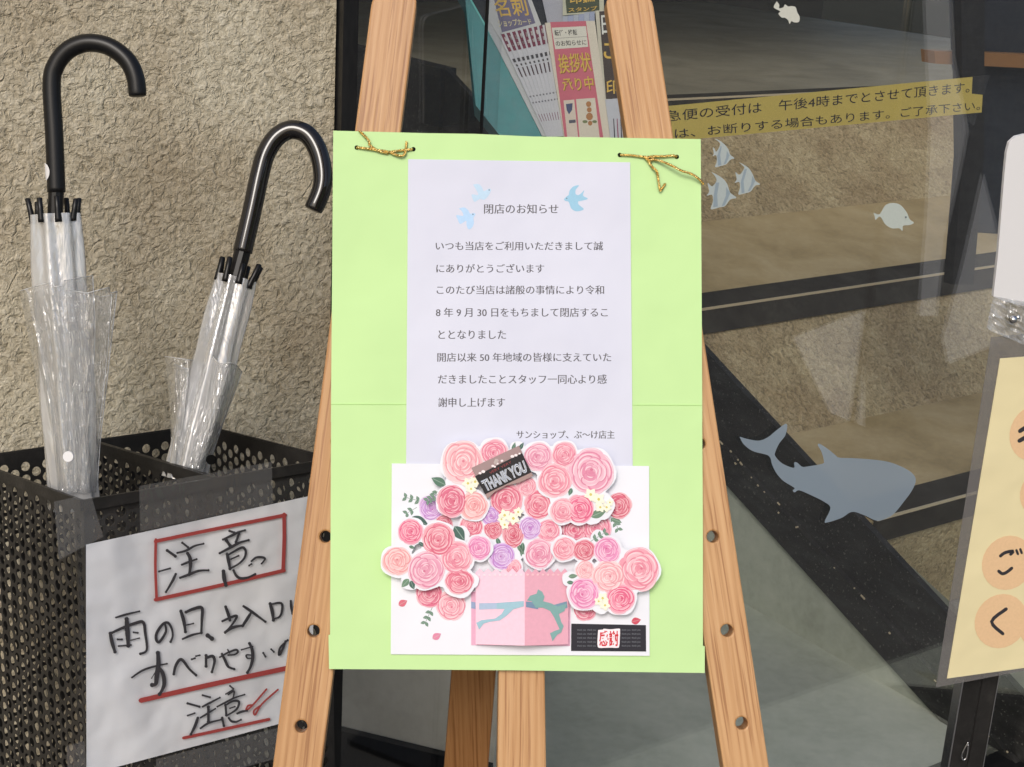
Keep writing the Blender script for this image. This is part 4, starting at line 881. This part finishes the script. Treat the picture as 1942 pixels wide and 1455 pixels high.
# ------------------------------------------------------------------ umbrellas
def umbrella(Y, lean, hpts, hr, axis_, w_top, tips, flap, body, film, hm, label, sticker_at=None, button=None, seed=1):
    U = Plane((lambda q: CAMP + q * (Y / q.y))(ray(*axis_[1])), (1, 0, 0), (0, math.tan(RAD(lean)), 1)); axis = axis_; r_ = random.Random(seed)
    pxm = (U.pt(300, 600) - U.pt(200, 600)).length / 100
    t_ = thing('clear_umbrella', U.pt(*axis[1]), label, 'umbrella', 'clear umbrellas in the stand')
    path = [U.pt(*p) for p in smoothp(hpts, 8)]
    mb = MB(); m_ = len(path)
    def rr(t): return hr * pxm * (math.sqrt(max(0, 1 - ((t - .985) / .015) ** 2)) if t > .985 else 1) + 1e-5
    path2 = path[:-1] + [path[-2].lerp(path[-1], q) for q in (.4, .7, .9, 1)]
    mb.tube(path2, lambda t: hr * pxm * (1 if t < .93 else math.sqrt(max(.02, 1 - ((t - .93) / .07) ** 2))), 20)
    hd = mb.build('handle', hm, t_, True)
    A, B = U.pt(*axis[0]), U.pt(*axis[1]); ax = (B - A).normalized(); L = (B - A).length
    mb = MB(); mb.tube([path[0] - ax * .004, B + ax * .12], hr * pxm * .42, 10); mb.build('shaft', M_CHROME if hm is M_HMATT else M_HMATT, t_, True)
    mb = MB(); mb.tube([path[0] - ax * .003, A + ax * .004], hr * pxm * .86, 12); mb.build('runner', M_HMATT, t_)
    side = ax.cross(-U.n).normalized(); side = -side if side.x < 0 else side; fw = U.n.copy(); fw = (fw - ax * fw.dot(ax)).normalized()
    # rib tips
    for k in range(8):
        a = 6.283 * k / 8 + .35; rad_ = w_top * pxm * .46
        p = A + side * math.cos(a) * rad_ + fw * math.sin(a) * rad_
        ln = tips * pxm * r_.uniform(.85, 1.1); tl = side * math.cos(a) * .004 * r_.uniform(-.4, 1.2)
        mb = MB(); mb.tube([p + ax * ln * .25, p + ax * ln * .1, p - ax * ln * .3 + tl * .5, p - ax * ln * .8 + tl, p - ax * ln * .83 + tl], lambda t: 5.9 * pxm * (1.15 if t < .3 else (.9 if t < .95 else .5)), 8); mb.build('rib_tip', M_HMATT, t_, True)
    # gathered canopy: pleated tube
    def sheet(rads, cx, pleat, amp, a0, a1, name, mt, edge=None, nseg=72, rings=40, par=t_):
        mb_ = MB(); P = []
        for j in range(rings + 1):
            v = j / rings
            for i in range(nseg + 1):
                a = a0 + (a1 - a0) * i / nseg
                vv = v if not edge else edge(i / nseg) + (1 - edge(i / nseg)) * v
                c = A + ax * L * (body[0] + (body[1] - body[0]) * vv)
                R_ = rads(vv) * pxm * (1 + amp * math.sin(pleat * a + 2.4 * vv + .7 * math.sin(3 * vv + a)) * (.6 + .4 * math.sin(5 * a)) + .3 * amp * math.sin(13 * vv + 2 * a))
                P.append(c + side * (math.cos(a) * R_ + cx(vv) * pxm) + fw * math.sin(a) * R_ * .85)
        n1 = nseg + 1
        mb_.add(P, [[j * n1 + i, j * n1 + i + 1, (j + 1) * n1 + i + 1, (j + 1) * n1 + i] for j in range(rings) for i in range(nseg)])
        return mb_.build(name, mt, par, True)
    sheet(body[2], lambda v: 0, 8, .16, 0, 6.2832, 'canopy', film)
    sheet(lambda v: body[2](v) * .72, lambda v: 0, 5, .2, 0, 6.2832, 'canopy', M_FLAP)
    # loose folded flaps of film, hanging open round the gathered canopy
    for (le, re, top, bulge, nf, mt, sd_) in flap:
        rf = random.Random(sd_); le_, re_ = smoothp(le, 6), smoothp(re, 6); nu, nv = 40, 28; P = []
        fl_ = sorted([0, 1] + [rf.random() for _ in range(nf)]); fh = [rf.uniform(-1, 1) * (1 if i % 2 else -1) for i in range(len(fl_))]
        fs = [rf.uniform(-.25, .25) for _ in fl_]
        def fold(u, v):
            for i in range(len(fl_) - 1):
                a_, b_ = fl_[i] + fs[i] * v * (0 < i), fl_[i + 1] + fs[i + 1] * v * (i + 1 < len(fl_) - 1)
                if a_ <= u <= b_ and b_ > a_: w_ = (u - a_) / (b_ - a_); return fh[i] * (1 - w_) + fh[i + 1] * w_
            return 0
        for j in range(nv + 1):
            v = j / nv; a_ = le_[min(len(le_) - 1, int(v * (len(le_) - 1)))]; b_ = re_[min(len(re_) - 1, int(v * (len(re_) - 1)))]
            for i in range(nu + 1):
                u = i / nu; x = a_[0] + (b_[0] - a_[0]) * u; y = a_[1] + (b_[1] - a_[1]) * u + top(u) * (1 - v)
                d_ = bulge * (1 - (2 * u - 1) ** 2) * (.55 + .45 * (1 - v)) + .006 * fold(u, v) * (.5 + .5 * (1 - v)) + rf.uniform(-.0009, .0009)
                P.append(U.pt(x, y, d_))
        mb = MB(); n1 = nu + 1; mb.add(P, [[j * n1 + i, (j + 1) * n1 + i, (j + 1) * n1 + i + 1, j * n1 + i + 1] for j in range(nv) for i in range(nu)])
        fo = mb.build('canopy_flap', mt, t_, False)
        mb = MB(); mb.tube(P[:n1], .00035, 5); mb.tube(P[nu::n1], .0004, 5); mb.build('hem', M_HEM, fo, True)
    if sticker_at:
        mb = MB(); p = U.pt(*sticker_at); rr_ = hr * pxm * 1.03
        qs = []
        for j in range(9):
            for i in range(9):
                u_ = -1 + i / 4; v_ = -1 + j / 4; s2 = max(0, 1 - v_ * v_) ** .5; a = RAD(150) + u_ * s2 * .75
                qs.append(p + side * math.cos(a) * rr_ + fw * math.sin(a) * rr_ + ax * v_ * rr_ * .95)
        mb.add(qs, [[j * 9 + i, j * 9 + i + 1, (j + 1) * 9 + i + 1, (j + 1) * 9 + i] for j in range(8) for i in range(8)]); mb.build('round_sticker', M_WPLAST, hd, True)
    if button:
        x, y, r, mt, d = button; mb = MB()
        mb.slab([U.pt(x + r * math.cos(i * .314), y + r * math.sin(i * .314), d) for i in range(20)], U.n * -.003)
        b_ = mb.build('snap_button', mt, t_)
    return t_
umbrella(1.225, 15, [(107, 365), (103, 260), (98, 160), (106, 124), (127, 97), (157, 83), (188, 83), (217, 94), (243, 117), (257, 148), (261, 184)], 17, ((104, 412), (140, 935)), 88, 44,
    [([(37, 552), (52, 630), (68, 720), (85, 830), (97, 932)], [(176, 540), (180, 640), (176, 740), (172, 840), (168, 936)], lambda u: (-30 * u if u < .3 else -9 - 12 * (u - .3)) + (9 if .45 < u < .6 else 0), .044, 6, M_FLAP, 4),
     ([(118, 548), (120, 640), (126, 740), (132, 840), (136, 936)], [(222, 550), (212, 640), (201, 740), (190, 840), (184, 934)], lambda u: (16 * u if u < .45 else 7.2 - 30 * (u - .45)) + (12 if u > .86 else 0), .040, 5, M_FLAP, 8),
     ([(60, 560), (74, 640), (86, 740), (96, 840), (104, 930)], [(212, 556), (206, 640), (196, 740), (186, 840), (180, 930)], lambda u: 6 * math.sin(u * 9), -.045, 7, M_FLAP, 12)],
    (-.01, 1.06, lambda v: 45 + 7 * math.sin(min(1, v * 1.6) * 1.5) - 6 * v), M_FILM, M_HMATT, 'milky clear umbrella with matt black hook handle and white sticker, standing upright in the stand', (104, 326), (129, 866, 10, M_WPLAST, .066), 1)
umbrella(1.315, 22, [(460, 478), (478, 400), (493, 330), (505, 290), (525, 260), (553, 246), (583, 256), (603, 287), (612, 328), (609, 362), (593, 400)], 18.5, ((446, 530), (355, 890)), 72, 42,
    [([(312, 676), (320, 750), (324, 830), (322, 888)], [(372, 690), (366, 750), (352, 830), (342, 890)], lambda u: -6 * u, .020, 4, M_FLAP, 5),
     ([(398, 668), (388, 750), (366, 830), (350, 888)], [(459, 708), (434, 776), (408, 846), (390, 890)], lambda u: 8 * math.sin(u * 6), .048, 3, M_FILM2, 6),
     ([(330, 690), (332, 750), (334, 830), (332, 885)], [(446, 716), (428, 780), (404, 846), (388, 885)], lambda u: 4 * math.sin(u * 8), -.038, 5, M_FLAP, 7)],
    (-.01, 1.06, lambda v: 37 + 10 * min(1, v * 1.8) - 8 * v), M_FILM2, M_HGLOSS, 'clear umbrella with glossy black hook handle, leaning to the right in the stand', None, (400, 872, 9.5, M_DULL, .066), 2)

# ------------------------------------------------------------------ right edge: sign stand with plate and yellow sheet
ar = RAD(12)
RS = Plane(CAMP + ray(1880, 800) * (1.5 / ray(1880, 800).y), (math.cos(ar), math.sin(ar), 0), (0, 0, 1))
sd = thing('sign_stand', Vector((RS.pt(1850, 1455).x, RS.pt(1850, 1455).y, 0)), 'black slotted metal sign stand at the right edge below the yellow sheet', 'stand')
def col_(x0, x1, off, th, name, m, ytop=1000, par=sd):
    A = RS.pt(x0, 1400, off); B = RS.pt(x1, 1400, off); zt = RS.pt(x0, ytop, off).z
    mb = MB(); mb.box(Vector((A.x, A.y, .0)), B - A - Z * (B - A).z, Z * zt, -RS.n * th); return mb.build(name, m, par)
col_(1810, 1841, -.012, .012, 'post', M_BLACKM); col_(1845, 1873, -.012, .012, 'post', M_BLACKM)
col_(1807, 1809.6, -.010, .016, 'bright_edge', M_CHROME); col_(1841.4, 1844.6, -.014, .006, 'slot_edge', M_CHROME); col_(1873.4, 1875.2, -.010, .016, 'bright_edge', M_CHROME)
mb = MB(); mb.box(Vector((RS.pt(1780, 1400).x, RS.pt(1780, 1400).y - .12, .0)), Vector((.14, .03, 0)), Vector((-.05, .24, 0)), Z * .012); mb.build('foot_plate', M_BLACKM, sd)
mb = MB(); mb.tube([RS.pt(*p, -.004) for p in smoothp([(1836, 1408), (1829, 1420), (1824, 1432), (1826, 1441), (1832, 1438), (1835, 1425), (1836, 1412)], 6)], .0009, 6); mb.build('wire_loop', M_CHROME, sd, True)
mb = MB(); rr_ = [(1942, 255), (1926, 259), (1914, 270), (1909, 290), (1905, 330), (1893, 480), (1884, 562), (1905, 572), (1960, 585), (2150, 590), (2150, 240)]
mb.slab([RS.pt(*p, .01) for p in rr_], -RS.n * .004); tag(mb.build('white_plate', M_WPLAST), 'white rounded plastic plate on the stand at the right edge', 'plate')
cr_t = thing('clear_bag', RS.pt(1905, 640), 'crumpled clear plastic pouch with a metal clip below the white plate', 'pouch')
mb = MB(); nn = 14; P = []
rc = random.Random(9)
for j in range(nn + 1):
    for i in range(nn + 1):
        a, b = i / nn, j / nn; x = 1884 - 14 * b + 120 * a; y = 562 + 20 * a + b * (62 + 30 * a); P.append(RS.pt(x, y, .012 + rc.uniform(-.0015, .0015)))
mb.add(P, [[j * (nn + 1) + i, (j + 1) * (nn + 1) + i, (j + 1) * (nn + 1) + i + 1, j * (nn + 1) + i + 1] for j in range(nn) for i in range(nn)]); mb.build('plastic_film', M_CRUMP, cr_t)
mb = MB(); mb.tube([RS.pt(1921, 606, .017), RS.pt(1921, 606, .024)], .004, 14); mb.tube([RS.pt(1927, 603, .018), RS.pt(1934, 601, .02)], .0022, 10); mb.build('metal_clip', M_CHROME, cr_t, True)
ys = thing('yellow_sheet', RS.pt(1850, 1290, .01), 'laminated pale yellow sheet with orange discs and black kana at the right edge', 'sign')
mb = MB(); mb.slab([RS.pt(*p, .0100) for p in [(1880, 640), (2160, 610), (2060, 1250), (1775, 1304)]], -RS.n * .0006); mb.build('laminate', M_LAMI, ys)
mb = MB(); mb.slab([RS.pt(*p, .0106) for p in [(1897, 680), (2150, 662), (2050, 1252), (1796, 1287)]], -RS.n * .0004); mb.build('sheet', M_YEL, ys)
qy = lambda pts: cr(1760, 640, .4607, pts)
mb = MB()
for i, (x, y, a, b) in enumerate(((430, 395, 94, 112), (455, 640, 76, 90), (328, 928, 106, 112), (300, 1168, 108, 112), (470, 1180, 96, 100))):
    mb.poly([RS.pt(*p, .0109 + i * .00002) for p in qy([(x + a * math.cos(k * .262) + 18 * math.sin(k * .262) * -.6, y + b * math.sin(k * .262)) for k in range(24)])], lin((236, 200, 158)))
mb.build('orange_disc', M_PRINT, ys)
mb = MB()
for pts, wd in (([(298, 900), (318, 886), (350, 880), (340, 893)], 13), ([(364, 876), (370, 892)], 10), ([(380, 872), (386, 888)], 10), ([(291, 962), (306, 973), (325, 966), (345, 950)], 13), ([(322, 1118), (262, 1170), (308, 1220)], 14), ([(378, 386), (400, 372)], 17), ([(376, 426), (400, 412)], 17)):
    mb = MB(); stroke(mb, RS, qy(pts), wd * .4607, .0112, n=4); mb.build('brush_stroke', M_INK, ys)
